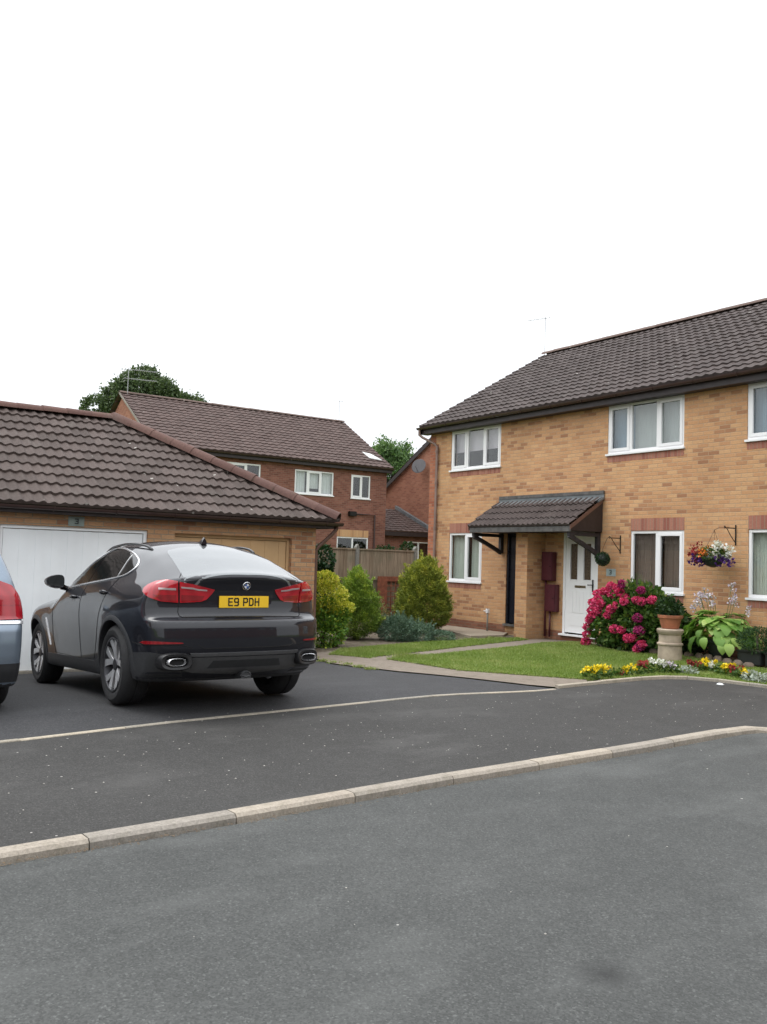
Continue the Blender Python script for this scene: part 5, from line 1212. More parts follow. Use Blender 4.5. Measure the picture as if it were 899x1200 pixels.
        # skirt so the panel has an edge
        be = [(e.verts[0].index, e.verts[1].index) for e in bm.edges if e.is_boundary]; mp = {}
        for i in bound: mp[i] = len(vs); vs.append(tuple(P[i]-Nn[i]*depth))
        bm.free()
        me = bpy.data.meshes.new(name); me.from_pydata(vs, [], fs+[(a, b, mp[b], mp[a]) for a, b in be])
        b2 = bmesh.new(); b2.from_mesh(me); bmesh.ops.recalc_face_normals(b2, faces=b2.faces); b2.to_mesh(me); b2.free()
        # make the face side point outwards
        sgn = sum(me.polygons[i].normal.dot(Vector(Nn[fs[i][0]])) for i in range(0, len(fs), max(1, len(fs)//30)))
        if sgn < 0: me.flip_normals()
        if smooth:
            me.polygons.foreach_set('use_smooth', [True]*len(me.polygons)); me.set_sharp_from_angle(angle=R(40))
            nl = []
            for pl in me.polygons:
                for vi in pl.vertices: nl.append(tuple(Nn[vi]) if pl.index < len(fs) else tuple(pl.normal))
            try: me.normals_split_custom_set(nl)
            except Exception: pass
        return link(name, me, mat, root)
    def line(s, name, pts, ray, mat, root, r=.004, off=.0, closed=False, dens=.04, n=6):
        q = []
        pp = pts+[pts[0]] if closed else pts
        for a, b in zip(pp, pp[1:]):
            a, b = Vector(a), Vector(b); k = max(1, int((b-a).length/dens))
            for i in range(k): q.append(a.lerp(b, i/k))
        if not closed: q.append(Vector(pts[-1]))
        O = []; D = []
        for p in q: o, d = ray(p.x, p.y); O.append(o); D.append(d)
        P, Nn, ok = s.hit(O, D); m = MB(); m.tube([P[i]+Nn[i]*off for i in range(len(P))], r, n, closed=closed); return m.build(name, mat, root, smooth=True)
sideL = lambda u, v: ((u, 1.4, v), (0, -1, 0)); sideR = lambda u, v: ((u, -1.4, v), (0, 1, 0))
rearR = lambda u, v: ((-1.9, u, v), (1, 0, 0)); topR = lambda u, v: ((u, v, 2.2), (0, 0, -1))
def rearscreen(u, v):    # v: 0 bottom .. 1 top of the screen, cast perpendicular to the slope
    return ((-1.0+.95*v-.35, u, 1.28+.36*v+.75), (.42, 0, -.907))
def cornerray(c, sgn): # u = angle from the rear axis in radians, v=z
    return lambda u, v: ((c[0]-math.cos(u)*1.3, sgn*(c[1]+math.sin(u)*1.3), v), (math.cos(u), -sgn*math.sin(u), 0))
def smoothpoly(p, it=2):
    for _ in range(it):
        q = []
        for a, b in zip(p, p[1:]+p[:1]): q += [(a[0]*.75+b[0]*.25, a[1]*.75+b[1]*.25), (a[0]*.25+b[0]*.75, a[1]*.25+b[1]*.75)]
        p = q
    return p
def wheel(root, x, y, rad, width, rimr, style, steer=0):
    sg = 1 if y > 0 else -1; e = empty('wheel', (x, y, rad)); e.parent = root; e.rotation_euler = (0, 0, steer)
    w = width/2; m = MB(); yo = lambda q: q*sg
    m.lathe([(rimr-.01, yo(-w+.03)), (rimr+.02, yo(-w+.005)), (rad-.05, yo(-w)), (rad-.018, yo(-w+.02)), (rad, yo(-w+.05)), (rad, yo(-.012)), (rad-.008, yo(-.008)), (rad-.008, yo(.008)), (rad, yo(.012)), (rad, yo(w-.05)), (rad-.018, yo(w-.02)), (rad-.05, yo(w)), (rimr+.02, yo(w-.005)), (rimr-.01, yo(w-.03))], (0, 0, 0), 'y', 56, cap=False)
    m.build('tyre', M['tyre'], e, smooth=True, angle=35)
    m = MB(); m.lathe([(rimr, yo(w-.012)), (rimr-.018, yo(w-.010)), (rimr-.03, yo(w-.05)), (rimr-.05, yo(-w+.05)), (rimr, yo(-w+.02))], (0, 0, 0), 'y', 56, cap=False); m.build('rim', M['rim_dark'] if style == 'sport' else M['rim_bright'], e, smooth=True, angle=40)
    m = MB(); m.lathe([(.165, yo(0)), (.165, yo(.03)), (.05, yo(.03))], (0, 0, 0), 'y', 32); m.build('brake_disc', M['disc'], e)
    m = MB(); m.lathe([(.01, yo(w-.035)), (.055, yo(w-.035)), (.07, yo(w-.06)), (.075, yo(w-.12))], (0, 0, 0), 'y', 24); m.build('hub', M['rim_dark'], e, smooth=True, angle=40)
    if style == 'sport':
        for i in range(5):
            for sd, brt in ((1, True), (-1, False)):
                a0 = 2*math.pi*i/5+.3+sd*.12; a1 = a0+sd*.19; vs = []
                for t in np.linspace(0, 1, 7):
                    r_ = .05+(rimr-.068)*t; a = a0+(a1-a0)*t**1.4; ww = .017+.022*t; dd = yo(w-.045+.028*t)
                    c, s_ = math.cos(a), math.sin(a)
                    for q, dep in ((ww, 0), (-ww, 0), (-ww*.7, -.04), (ww*.7, -.04)): vs.append((c*r_-s_*q, dd+yo(dep), s_*r_+c*q))
                m = MB(); m.add(vs, [(k*4+j, k*4+(j+1) % 4, k*4+4+(j+1) % 4, k*4+4+j) for k in range(6) for j in range(4)]+[(0, 3, 2, 1), (24, 25, 26, 27)])
                m.build('spoke', M['rim_bright'], e, bevel=.003)
    else:
        for i in range(7):
            a = 2*math.pi*i/7; c, s_ = math.cos(a), math.sin(a); m = MB(); vs = []
            for r_, ww in ((.04, .03), (rimr-.02, .022)):
                for q, dep in ((ww, 0), (-ww, 0), (-ww, -.04), (ww, -.04)): vs.append((c*r_-s_*q, yo(w-.03+dep), s_*r_+c*q))
            m.add(vs, [(j, (j+1) % 4, 4+(j+1) % 4, 4+j) for j in range(4)]+[(0, 3, 2, 1), (4, 5, 6, 7)]); m.build('spoke', M['rim_bright'], e, bevel=.003)
    return e

# ---- dark grey coupe SUV
T = curve([(-1.3, 1.10), (-1.12, 1.20), (-1.02, 1.262), (-.93, 1.272), (-.80, 1.312), (-.5, 1.428), (-.2, 1.532), (.1, 1.61), (.4, 1.655), (.8, 1.68), (1.15, 1.672), (1.45, 1.61), (1.8, 1.43), (2.15, 1.24), (2.35, 1.18), (2.6, 1.175), (3.0, 1.16), (3.35, 1.12), (3.6, 1.05), (3.78, .94), (3.9, .75)], .05)
Wz = curve([(.1, .86), (.22, .90), (.32, .935), (.40, .945), (.48, .952), (.62, .963), (.78, .975), (.90, .978), (1.0, .970), (1.08, .948), (1.15, .912), (1.21, .872), (1.28, .832), (1.36, .788), (1.44, .742), (1.52, .695), (1.58, .655), (1.64, .60), (1.72, .52)], .018, 0, 2)
Px = curve([(-1.3, .78), (-1.08, .86), (-.95, .875), (-.8, .915), (-.6, .95), (-.2, .985), (.3, 1), (2.6, 1), (3.0, .995), (3.3, .98), (3.55, .95), (3.8, .87)], .07)
Pg = curve([(-1.3, .74), (-1.0, .83), (-.7, .885), (-.3, .945), (.1, .985), (.6, 1), (1.6, 1), (2.1, .985), (2.5, .97), (3.2, .93), (3.8, .8)], .08)
Rz = curve([(.1, -.72), (.28, -.80), (.34, -.93), (.42, -.985), (.50, -1.035), (.56, -1.055), (.66, -1.065), (.76, -1.06), (.822, -1.04), (.842, -.985), (.875, -.958), (.93, -.945), (1.0, -.94), (1.08, -.95), (1.16, -.975), (1.215, -1.01), (1.25, -1.03), (1.275, -1.02), (1.3, -.98), (1.35, -.9), (1.7, -.5)], .010, 0, 2)
Fx = curve([(.1, 3.5), (.3, 3.74), (.5, 3.83), (.7, 3.86), (.85, 3.83), (.95, 3.76), (1.05, 3.62), (1.2, 3.3), (1.7, 2.8)], .03, 0, 2)
RA, FA = (0, .39, .435), (2.933, .385, .425)
suv = Car(T, Wz, Px, Pg, Rz, Fx, .075, [RA, FA], .25, 1.14, rearbow=.20, bow_w=.86, kside=.085)
car = empty('parked_car', (-8.705, 3.792, .117), (0, .0593, R(180.104)))
tag(car, 'dark grey coupe-roofed SUV seen from behind, parked on the drive facing the garages', 'car')
body = suv.body('body', M['greypaint'], car)
DLO = [(2.02, 1.160), (1.80, 1.168), (1.13, 1.205), (.60, 1.226), (.18, 1.248), (.02, 1.268), (-.09, 1.32), (-.10, 1.36), (-.03, 1.414), (.12, 1.462), (.29, 1.505), (.65, 1.565), (.95, 1.592), (1.12, 1.592), (1.26, 1.56), (1.46, 1.437), (1.80, 1.25)]
for ray, sg in ((sideL, 1), (sideR, -1)):
    # three panes between dark pillars
    def seg(x0, x1):
        """clip DLO between two x lines leaning like the pillars"""
        out = []
        def f(p, X): return p[0]-X-(p[1]-1.2)*(-.10)
        poly = DLO
        for X, keep in ((x0, 1), (x1, -1)):
            res = []
            for a, b in zip(poly, poly[1:]+poly[:1]):
                fa, fb = f(a, X)*keep, f(b, X)*keep
                if fa >= 0: res.append(a)
                if (fa >= 0) != (fb >= 0): t = fa/(fa-fb); res.append((a[0]+(b[0]-a[0])*t, a[1]+(b[1]-a[1])*t))
            poly = res
        return poly
    suv.patch('pillar_trim', DLO, ray, M['blackgloss'], car, .0015, .05)
    for a, b in ((-.3, .235), (.30, 1.105), (1.175, 2.3)): suv.patch('side_window', seg(a, b), ray, M['carglass'], car, .0035, .05)
    suv.line('window_trim', smoothpoly(DLO, 1), ray, M['chrome'], car, .0115, .004, True)
    for a in (.268, ): suv.line('pillar_line', [(a, 1.245), (a-.026, 1.5)], ray, M['steel'], car, .006, .003)
    # doors: shut lines
    suv.line('door_gap', [(1.14, 1.19), (1.12, .9), (1.10, .55), (1.08, .40)], ray, M['shadowgap'], car, .0035)
    suv.line('door_gap', [(2.12, 1.13), (2.20, .9), (2.18, .6), (2.10, .42)], ray, M['shadowgap'], car, .0035)
    suv.line('door_gap', [(.20, 1.23), (.30, 1.05), (.42, .85), (.52, .62), (.62, .42)], ray, M['shadowgap'], car, .0035)
    suv.line('door_gap', [(2.10, .42), (1.1, .40), (.62, .42)], ray, M['shadowgap'], car, .0035)
    for hx, hz in ((1.30, 1.055), (.27, 1.09)):
        P, Nn, ok = suv.hit([(x_, 1.4*sg, z_) for x_, z_ in ((hx, hz), (hx+.06, hz+.004), (hx+.13, hz+.004), (hx+.19, hz))], [(0, -sg, 0)]*4)
        m = MB(); m.tube([P[0]-Nn[0]*.01, P[0]+Nn[0]*.028, P[1]+Nn[1]*.036, P[2]+Nn[2]*.036, P[3]+Nn[3]*.028, P[3]-Nn[3]*.01], .012, 8); m.build('door_handle', M['greypaint'], car, smooth=True)
        suv.patch('handle_recess', smoothpoly([(hx+.0, hz-.035), (hx+.19, hz-.035), (hx+.19, hz+.025), (hx, hz+.025)]), ray, M['blackgloss'], car, .001, .03, .003)
    # lower cladding
    suv.patch('sill_trim', [(.46, .27), (2.50, .27), (2.50, .40), (2.3, .405), (.62, .395), (.46, .44)], ray, M['cladding'], car, .006, .05)
    for (ax, az, ar) in (RA, FA):
        P_, N_ = [], []; m = MB(); k = 40; rings = []
        for i in range(k+1):
            th = R(-14)+(math.pi+R(28))*i/k
            for rr in (ar-.004, ar+.045):
                P_.append((ax+math.cos(th)*rr, 1.4*sg, az+math.sin(th)*rr))
        Q, QN, ok = suv.hit(P_, [(0, -sg, 0)]*len(P_)); vs = []
        for i in range(k+1):
            a, b = Q[2*i]+QN[2*i]*.010, Q[2*i+1]+QN[2*i+1]*.003; a0 = Q[2*i]-np.array((0, .06*sg, 0)); b0 = Q[2*i+1]-QN[2*i+1]*.01; mid = (a+b)/2+QN[2*i]*.006
            vs += [a0, a, mid, b, b0]
        m.add(vs, [(i*5+j, i*5+j+1, i*5+j+6, i*5+j+5) for i in range(k) for j in range(4)]); m.build('arch_trim', M['cladding'], car, smooth=True, angle=60)
    suv.patch('fender_vent', smoothpoly([(2.475, .82), (2.445, .82), (2.30, .50), (2.335, .50)], 1), ray, M['chrome'], car, .008, .03)
    # mirror
    my = 1.0*sg; e = MB(); rows = []
    for t, (hw, hh) in zip(np.linspace(0, 1, 8), ((.0, .0), (.045, .04), (.073, .06), (.093, .070), (.104, .075), (.107, .077), (.106, .076), (.102, .073))):
        x_ = 2.10-t*.23; rows.append([(x_, my+.02*sg+math.cos(a)*hw+.02*sg*math.cos(2*a), 1.245+math.sin(a)*hh-(.01 if math.sin(a) < 0 else 0)) for a in np.linspace(0, 2*math.pi, 20, endpoint=False)])
    vs = [p for r_ in rows for p in r_]; e.add(vs, [(i*20+j, i*20+(j+1) % 20, (i+1)*20+(j+1) % 20, (i+1)*20+j) for i in range(7) for j in range(20)]+[tuple(7*20+j for j in range(20))])
    mo = e.build('wing_mirror', M['greypaint'], car, smooth=True, angle=50)
    e = MB(); e.add([(1.869-.0, my+.02*sg+math.cos(a)*.092+.016*sg*math.cos(2*a), 1.245+math.sin(a)*.063) for a in np.linspace(0, 2*math.pi, 20, endpoint=False)]+[(1.864, my+.02*sg+math.cos(a)*.092+.016*sg*math.cos(2*a), 1.245+math.sin(a)*.063) for a in np.linspace(0, 2*math.pi, 20, endpoint=False)], [tuple(range(20)), tuple(range(20, 40))]+[(j, (j+1) % 20, 20+(j+1) % 20, 20+j) for j in range(20)]); e.build('mirror_glass', M['carglass'], mo)
    e = MB(); e.prism([(2.02, .86*sg, 1.17), (1.92, .86*sg, 1.17), (1.93, .93*sg, 1.21), (2.0, .93*sg, 1.21)], (0, 0, -.035)); e.tube([(1.98, .86*sg, 1.16), (1.98, .95*sg, 1.18)], .03, 8); e.build('mirror_arm', M['blackgloss'], mo, smooth=True, angle=40)
    # roof rail
    pts = [(1.50, .60), (1.3, .605), (.95, .605), (.55, .60), (.2, .585), (.02, .57)]; P, Nn, ok = suv.hit([(a, b*sg, 2.2) for a, b in pts], [(0, 0, -1)]*6)
    m = MB(); hts = [-.005, .022, .034, .034, .022, -.005]; tt = np.linspace(0, 5, 26); xr = np.interp(tt, range(6), [p[0] for p in pts]); yr = np.interp(tt, range(6), [p[1] for p in pts]); Q_, _, _ = suv.hit([(a, b*sg, 2.2) for a, b in zip(xr, yr)], [(0, 0, -1)]*26)
    m.tube([Q_[i]+np.array((0, 0, -.008+.040*math.sin(math.pi*i/25)**.45)) for i in range(26)], .0135, 8); m.build('roof_rail', M['blackgloss'], car, smooth=True)
    # tail lamps (outer half on the wing, inner half on the tailgate)
    cr = cornerray((-.30, .30), sg)
    outer = [(R(31.5), 1.182), (R(40), 1.190), (R(50), 1.178), (R(57), 1.150), (R(61), 1.118), (R(60), 1.085), (R(53), 1.035), (R(44), .998), (R(31.5), .985)]
    inner = [(R(30.2), 1.178), (R(19), 1.155), (R(7), 1.122), (R(1.5), 1.108), (R(3.5), 1.07), (R(8), 1.015), (R(13), .994), (R(30.2), .984)]
    lo_ = suv.patch('tail_lamp', outer, cr, M['lamp'], car, .016, .025, .02); li_ = suv.patch('tail_lamp', inner, cr, M['lamp'], car, .012, .025, .02)
    suv.patch('lamp_highlight', [(R(33), 1.122), (R(46), 1.124), (R(46), 1.108), (R(33), 1.104)], cr, M['lamp_glint'], lo_, .0185, .02, .004)  # pale strips painted as the highlight reflected across both lamp halves
    suv.patch('lamp_highlight', [(R(8), 1.108), (R(15), 1.115), (R(20), 1.128), (R(29), 1.135), (R(29), 1.122), (R(20), 1.112), (R(15), 1.100), (R(8), 1.096)], cr, M['lamp_glint'], li_, .0145, .02, .004)
    suv.patch('lower_lens', [(R(33), 1.06), (R(50), 1.06), (R(44), 1.008), (R(33), .995)], cr, M['lamp_dark'], lo_, .0185, .025, .004)
    suv.patch('lower_lens', [(R(29), 1.06), (R(10), 1.05), (R(12), 1.006), (R(29), .995)], cr, M['lamp_dark'], li_, .0145, .025, .004)
    # rear reflector, exhaust surround, tailpipe
    suv.patch('reflector', [(R(26), .612), (R(56), .607), (R(62), .622), (R(58), .636), (R(45), .636), (R(26), .622)], cr, M['lamp_dark'], car, .006, .025)
    suv.line('bumper_crease', [(R(20), .575), (R(27), .60), (R(60), .60), (R(75), .62)], cr, M['shadowgap'], car, .003)
    ec = (-.965, .685*sg, .450); m = MB(); rows = []
    for (dx, a_, b_) in ((.10, .145, .084), (.0, .140, .080), (-.02, .128, .070), (-.015, .100, .050), (.03, .092, .044)):
        rows.append([(ec[0]+dx+.06*abs(math.cos(t)*a_)*(1 if math.cos(t)*sg > 0 else -.6)/.14, ec[1]+(abs(math.cos(t))**.7)*math.copysign(1, math.cos(t))*a_, ec[2]+(abs(math.sin(t))**.7)*math.copysign(1, math.sin(t))*b_) for t in np.linspace(0, 2*math.pi, 28, endpoint=False)])
    m.add([p for r_ in rows for p in r_], [(i*28+j, i*28+(j+1) % 28, (i+1)*28+(j+1) % 28, (i+1)*28+j) for i in range(4) for j in range(28)]); sur = m.build('exhaust_surround', M['darkclad'], car, smooth=True, angle=50)
    m = MB(); rows = []
    for (dx, a_, b_) in ((.06, .084, .038), (-.020, .084, .038), (-.026, .078, .033), (-.016, .074, .029), (.05, .072, .028)):
        rows.append([(ec[0]+dx, ec[1]+(abs(math.cos(t))**.75)*math.copysign(1, math.cos(t))*a_, ec[2]-.004+(abs(math.sin(t))**.75)*math.copysign(1, math.sin(t))*b_) for t in np.linspace(0, 2*math.pi, 28, endpoint=False)])
    m.add([p for r_ in rows for p in r_], [(i*28+j, i*28+(j+1) % 28, (i+1)*28+(j+1) % 28, (i+1)*28+j) for i in range(4) for j in range(28)]); m.build('tailpipe', M['chrome'], car, smooth=True, angle=50)
    m = MB(); m.box((ec[0]+.005, ec[1]-.074, ec[2]-.032), (ec[0]+.03, ec[1]+.074, ec[2]+.024)); m.build('exhaust_recess', M['shadowgap'], car)
    # tailgate gap
    suv.line('tailgate_gap', [(R(31), 1.265), (R(31), 1.0), (R(31.5), .90), (R(30), .862), (R(26), .846), (R(2), .846)], cr, M['shadowgap'], car, .004)
    suv.line('tailgate_gap', [(R(2), .846), (R(0.2), .846)], cr, M['shadowgap'], car, .004)
    # rear bumper lower corner in dark plastic
    suv.patch('bumper_cladding', [(R(28), .30), (R(80), .30), (R(84), .44), (R(80), .52), (R(50), .535), (R(28), .50)], cr, M['cladding'], car, .003, .04)
suv.patch('rear_window', [(-.60, .05), (-.54, .50), (-.50, .80), (-.46, .90), (-.30, .955), (0, .975), (.30, .955), (.46, .90), (.50, .80), (.54, .50), (.60, .05), (.50, .015), (0, -.005), (-.50, .015)], rearscreen, M['rearglass'], car, .003, .05)
suv.patch('windscreen', [(1.34, -.50), (2.12, -.62), (2.25, -.3), (2.28, 0), (2.25, .3), (2.12, .62), (1.34, .50), (1.27, .25), (1.25, 0), (1.27, -.25)], topR, M['carglass'], car, .003, .06)
suv.line('spoiler_line', [(-.62, 1.205), (-.3, 1.205), (0, 1.205), (.3, 1.205), (.62, 1.205)], rearR, M['shadowgap'], car, .003)
suv.patch('tailgate_shadow_strip', [(-.60, .866), (.60, .866), (.60, .846), (-.60, .846)], rearR, M['blackgloss'], car, .003, .04)  # black strip painted for the shade in the recess above the bumper
suv.patch('diffuser', [(-.53, .485), (.53, .485), (.60, .37), (.50, .345), (.10, .32), (-.10, .32), (-.50, .345), (-.60, .37)], rearR, M['diffuser'], car, .010, .04)
suv.patch('diffuser_insert', [(-.34, .455), (.34, .455), (.38, .385), (-.38, .385)], rearR, M['cladding'], car, .012, .04)
suv.patch('bumper_trim', [(-.56, .525), (.56, .525), (.55, .495), (-.55, .495)], rearR, M['diffuser'], car, .012, .04)
suv.line('bumper_crease', [(-.50, .60), (-.44, .563), (.44, .563), (.50, .60)], rearR, M['shadowgap'], car, .003)
m = MB(); m.tube([(-.98, -.02, .33), (-.98, .02, .33), (-.98, .05, .30), (-.98, 0, .285), (-.98, -.05, .30), (-.98, -.02, .33)], .015, 6); m.box((-.99, -.05, .27), (-.7, .05, .33)); m.build('tow_eye_cover', M['cladding'], car)
# number plate
P, Nn, ok = suv.hit([(-1.9, 0, .97), (-1.9, 0, 1.03)], [(1, 0, 0)]*2); px_ = min(P[0][0], P[1][0])-.012; pz = .992
pl = empty('number_plate', (px_, .012, pz), (0, R(-2), 0)); pl.parent = car
m = MB(); m.box((0, -.26, -.056), (.008, .26, .056)); m.build('plate', M['plate_y'], pl, bevel=.003)
CH = {'E': [[(0, 0), (0, 1), (1, 1)], [(0, .5), (.85, .5)], [(0, 0), (1, 0)]], '9': [[(1, .55), (.85, .47), (.15, .47), (0, .6), (0, .88), (.15, 1), (.85, 1), (1, .88), (1, .12), (.85, 0), (.1, 0)]],
      'P': [[(0, 0), (0, 1), (.85, 1), (1, .88), (1, .57), (.85, .45), (0, .45)]], 'D': [[(0, 0), (0, 1), (.7, 1), (1, .8), (1, .2), (.7, 0), (0, 0)]], 'H': [[(0, 0), (0, 1)], [(1, 0), (1, 1)], [(0, .5), (1, .5)]]}
def stroke(mb, pts, s, conv):
    for a, b in zip(pts, pts[1:]):
        a, b = Vector(a), Vector(b); d = (b-a).normalized(); n_ = Vector((-d.y, d.x))*s/2; e_ = d*s*.5
        q = [a-e_+n_, b+e_+n_, b+e_-n_, a-e_-n_]; mb.add([conv(p, 0) for p in q]+[conv(p, 1) for p in q], [(0, 1, 2, 3), (7, 6, 5, 4), (0, 4, 5, 1), (1, 5, 6, 2), (2, 6, 7, 3), (3, 7, 4, 0)])
adv = .061; tot = 2*adv+.033+3*adv; cur = -tot/2+.006
# seen from behind, the plate reads towards the car's right (-y)
for ch in 'E9 PDH':
    if ch == ' ': cur += .033; continue
    m = MB(); w_, h_ = .038, .066
    for st in CH[ch]: stroke(m, [(cur+p[0]*w_, -h_/2+p[1]*h_) for p in st], .0125, lambda p, k, c=cur: (-.0012-.0012*k, -p.x, p.y))
    m.build('letter', M['plate_b'], pl); cur += adv
# roundel badge
P, Nn, ok = suv.hit([(-1.9, .0, 1.145)], [(1, 0, 0)]); b0 = P[0]; bn = Vector(Nn[0])
bd = empty('badge', tuple(b0+Nn[0]*.002)); bd.parent = car; bd.rotation_euler = bn.to_track_quat('X', 'Z').to_euler()
m = MB(); m.lathe([(.0001, 0), (.041, 0), (.041, .004), (.038, .007), (.036, .004), (.0001, .004)], (0, 0, 0), 'x', 36); m.build('badge_ring', M['chrome'], bd, smooth=True, angle=40)
m = MB(); m.lathe([(.0001, .004), (.036, .004), (.036, .0055), (.0001, .0055)], (0, 0, 0), 'x', 36); m.build('badge_field', M['blackgloss'], bd)
for q in range(4):
    m = MB(); pts = [(.0056, 0, 0)]+[(.0056, math.cos(a)*.0235, math.sin(a)*.0235) for a in np.linspace(q*math.pi/2, (q+1)*math.pi/2, 8)]
    m.prism(pts, (.0014, 0, 0)); m.build('badge_quarter', M['badge_white'] if q % 2 == 0 else M['badge_blue'], bd)
m = MB(); m.tube([(.0062, math.cos(a)*.0245, math.sin(a)*.0245) for a in np.linspace(0, 2*math.pi, 32, endpoint=False)], .0016, 5, closed=True); m.build('badge_rim', M['chrome'], bd)
# antenna fin
P, Nn, ok = suv.hit([(.12, 0, 2.2)], [(0, 0, -1)]); z_ = P[0][2]; m = MB(); rows = []
for t, hh in ((-.075, .055), (-.05, .068), (0, .05), (.06, .018), (.10, .0)):
    rows.append([(.12+t, -.028*(1-t*2), z_-.01), (.12+t, -.018, z_+hh*.6), (.12+t-.005, 0, z_+hh), (.12+t, .018, z_+hh*.6), (.12+t, .028*(1-t*2), z_-.01)])
m.add([p for r_ in rows for p in r_], [(i*5+j, i*5+j+1, i*5+j+6, i*5+j+5) for i in range(4) for j in range(4)]+[(0, 1, 2, 3, 4), (20, 21, 22, 23, 24)]); m.build('antenna_fin', M['greypaint'], car, smooth=True, angle=60)
for x_, y_, wd in ((0, .83, .285), (0, -.83, .285), (2.933, .825, .26), (2.933, -.825, .26)): wheel(car, x_, y_, .387 if x_ == 0 else .383, wd, .268, 'sport', .0)
m = MB(); m.box((-.2, -.6, .25), (.2, .6, .40)); m.box((-.6, -.35, .30), (3.0, .35, .42)); m.tube([(-.6, .5, .36), (-.3, .4, .36), (-.3, -.4, .36), (-.6, -.5, .36)], .05, 8); m.build('underbody', M['shadowgap'], car)

# ---- silver blue people carrier at the left edge
T2 = curve([(-1.3, 1.3), (-.88, 1.50), (-.74, 1.60), (-.4, 1.632), (.4, 1.645), (1.2, 1.62), (1.7, 1.50), (2.3, 1.16), (2.6, 1.02), (3.1, .95), (3.4, .86), (3.6, .65)], .05)
Wz2 = curve([(.1, .84), (.25, .87), (.4, .885), (.6, .892), (.8, .892), (.92, .885), (1.0, .868), (1.1, .835), (1.25, .78), (1.4, .715), (1.55, .64), (1.65, .55)], .02, 0, 2)
Px2 = curve([(-1.2, .90), (-.85, .955), (-.6, .985), (0, 1), (2.4, 1), (3.0, .96), (3.5, .85)], .06); 
Rz2 = curve([(.1, -.68), (.26, -.74), (.36, -.80), (.5, -.835), (.62, -.85), (.74, -.85), (.80, -.825), (.84, -.79), (.95, -.785), (1.05, -.78), (1.2, -.74), (1.4, -.66), (1.55, -.58), (1.65, -.5)], .012, 0, 2)
Fx2 = curve([(.1, 3.2), (.3, 3.45), (.5, 3.52), (.7, 3.5), (.85, 3.4), (1.0, 3.2), (1.7, 2.6)], .03, 0, 2)
RA2, FA2 = (0, .32, .365), (2.703, .32, .365)
mpv = Car(T2, Wz2, Px2, Px2, Rz2, Fx2, .05, [RA2, FA2], .22, 1.05, rearbow=.13, bow_w=.85, kside=.07, flare=.012)
car2 = empty('parked_car', (-9.32, 1.10, .079), (0, .0587, R(180)))
tag(car2, 'silver-blue people carrier cut off by the left edge, parked beside the dark SUV', 'car')
mpv.body('body', M['bluepaint'], car2, h=.028)
D2 = [(2.2, 1.03), (-.35, 1.09), (-.52, 1.16), (-.42, 1.40), (.0, 1.50), (1.1, 1.52), (1.5, 1.44), (1.95, 1.2)]
for ray, sg in ((sideL, 1), (sideR, -1)):
    mpv.patch('side_window', D2, ray, M['carglass'], car2, .003, .06); cr = cornerray((-.30, .30), sg)
    mpv.line('door_gap', [(.95, 1.05), (.95, .35)], ray, M['shadowgap'], car2, .004); mpv.line('door_gap', [(1.95, 1.05), (2.05, .7), (1.95, .35)], ray, M['shadowgap'], car2, .004)
    l = mpv.patch('tail_lamp', [(R(40), 1.20), (R(52), 1.15), (R(60), 1.02), (R(62), .84), (R(36), .83), (R(34), .95)], cr, M['lamp'], car2, .014, .03, .02)
    mpv.patch('amber_lens', [(R(40), 1.06), (R(57), 1.05), (R(58), .97), (R(39), .97)], cr, M['lamp'], l, .017, .03, .004)
    mpv.patch('chrome_strip', [(R(1), .822), (R(63), .822), (R(63), .796), (R(1), .796)], cr, M['chrome'], car2, .010, .03)
    mpv.patch('bumper_cladding', [(R(0), .27), (R(80), .27), (R(80), .44), (R(0), .44)], cr, M['cladding'], car2, .004, .05)
    m = MB(); rows = []
    for t, (hw, hh) in zip(np.linspace(0, 1, 5), ((.02, .02), (.08, .06), (.11, .08), (.115, .085), (.11, .08))): rows.append([(2.0-t*.16, sg*.96+math.cos(a)*hw, 1.08+math.sin(a)*hh) for a in np.linspace(0, 2*math.pi, 16, endpoint=False)])
    m.add([p for r_ in rows for p in r_], [(i*16+j, i*16+(j+1) % 16, (i+1)*16+(j+1) % 16, (i+1)*16+j) for i in range(4) for j in range(16)]+[tuple(64+j for j in range(16))]); m.build('wing_mirror', M['bluepaint'], car2, smooth=True)
    for x_ in (0, 2.703): wheel(car2, x_, sg*.765, .32, .205, .215, 'plain')
mpv.patch('rear_window', [(-.62, 1.12), (.62, 1.12), (.60, 1.3), (.52, 1.50), (-.52, 1.50), (-.60, 1.3)], rearR, M['carglass'], car2, .003, .05)
mpv.patch('windscreen', [(1.55, -.52), (2.28, -.66), (2.36, 0), (2.28, .66), (1.55, .52), (1.5, 0)], topR, M['carglass'], car2, .003, .06)
mpv.line('tailgate_gap', [(-.66, 1.12), (-.64, .90), (-.62, .80), (.62, .80), (.64, .90), (.66, 1.12)], rearR, M['shadowgap'], car2, .004)
pl = empty('number_plate', (-.80, 0, .90)); pl.parent = car2; m = MB(); m.box((0, -.26, -.056), (.01, .26, .056)); m.build('plate', M['plate_y'], pl, bevel=.003)

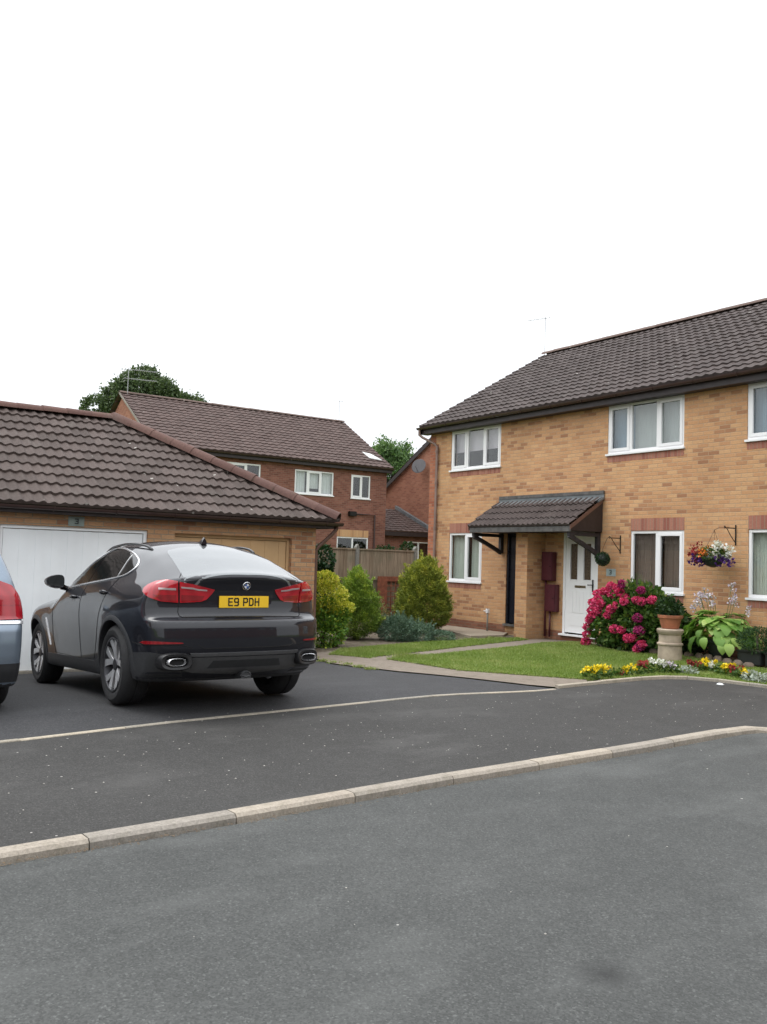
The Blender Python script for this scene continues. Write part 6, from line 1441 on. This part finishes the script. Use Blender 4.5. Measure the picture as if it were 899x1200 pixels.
# ------------------------------------------------------------------ litter and debris on the asphalt
def scatter(name, pts, size, mat, label, cat, kind=None):
    m = MB()
    for (x, y) in pts:
        a = random.uniform(0, 6.28); s = size*random.uniform(.5, 1.4); z = (gz_(x, y) if x < -5.1 else -.035)+.003; q = [(x+math.cos(a+k)*s*random.uniform(.6, 1.1), y+math.sin(a+k)*s*random.uniform(.6, 1.1)) for k in (0, 1.3, 2.5, 3.7, 5.0)]
        m.add([(u, v, z) for u, v in q]+[(x, y, z+s*.5)], [(0, 1, 5), (1, 2, 5), (2, 3, 5), (3, 4, 5), (4, 0, 5), (0, 4, 3, 2, 1)])
    o = m.build(name, mat); tag(o, label, cat, kind=kind)
def scat2(n, z_edge):
    out = []
    for _ in range(n):
        t = rng.uniform(0, 6.5); i = np.interp(t, range(len(KERB)), range(len(KERB))); k = int(i); f = i-k; out.append((KERB[k][0]+(KERB[k+1][0]-KERB[k][0])*f+z_edge+abs(rng.normal(0, .035)), KERB[k][1]+(KERB[k+1][1]-KERB[k][1])*f))
    return out
M['debris'] = simple('brown_debris', (.13, .085, .045), .9)
M['pebble'] = simple('pale_chipping', (.40, .38, .34), .8)
m = MB()
for (x, y) in scat2(900, .02):
    s = random.uniform(.003, .011); a = random.uniform(0, 6.28); c, d = math.cos(a)*s, math.sin(a)*s; z = -.031
    m.add([(x-c, y-d, z), (x+d*.5, y-c*.5, z+.002), (x+c, y+d, z+.003), (x-d*.5, y+c*.5, z+.001)], [(0, 1, 2, 3)])
tag(m.build('gutter_debris', M['debris']), 'brown leaf debris and grit lying along the foot of the kerb', 'debris', kind='stuff')
pts = [(rng.uniform(-8.1, -5.4), rng.uniform(0, 10.5)) for _ in range(300)]
pts += [(rng.uniform(-5.0, -1), rng.uniform(.5, 8)) for _ in range(26)]
scatter('chippings', pts, .007, M['pebble'], 'pale stone chippings scattered on the asphalt crossover', 'gravel', 'stuff')
m = MB(); m.lathe([(.0001, 0), (.05, 0), (.06, .01), (.03, .028), (.0001, .03)], n=10); o = m.build('litter', M['whitedoor'], smooth=True); o.location = (-7.68, 11.10, .003); o.scale = (1, .7, 1)
tag(o, 'small crumpled white litter on the asphalt near the flower border', 'litter')
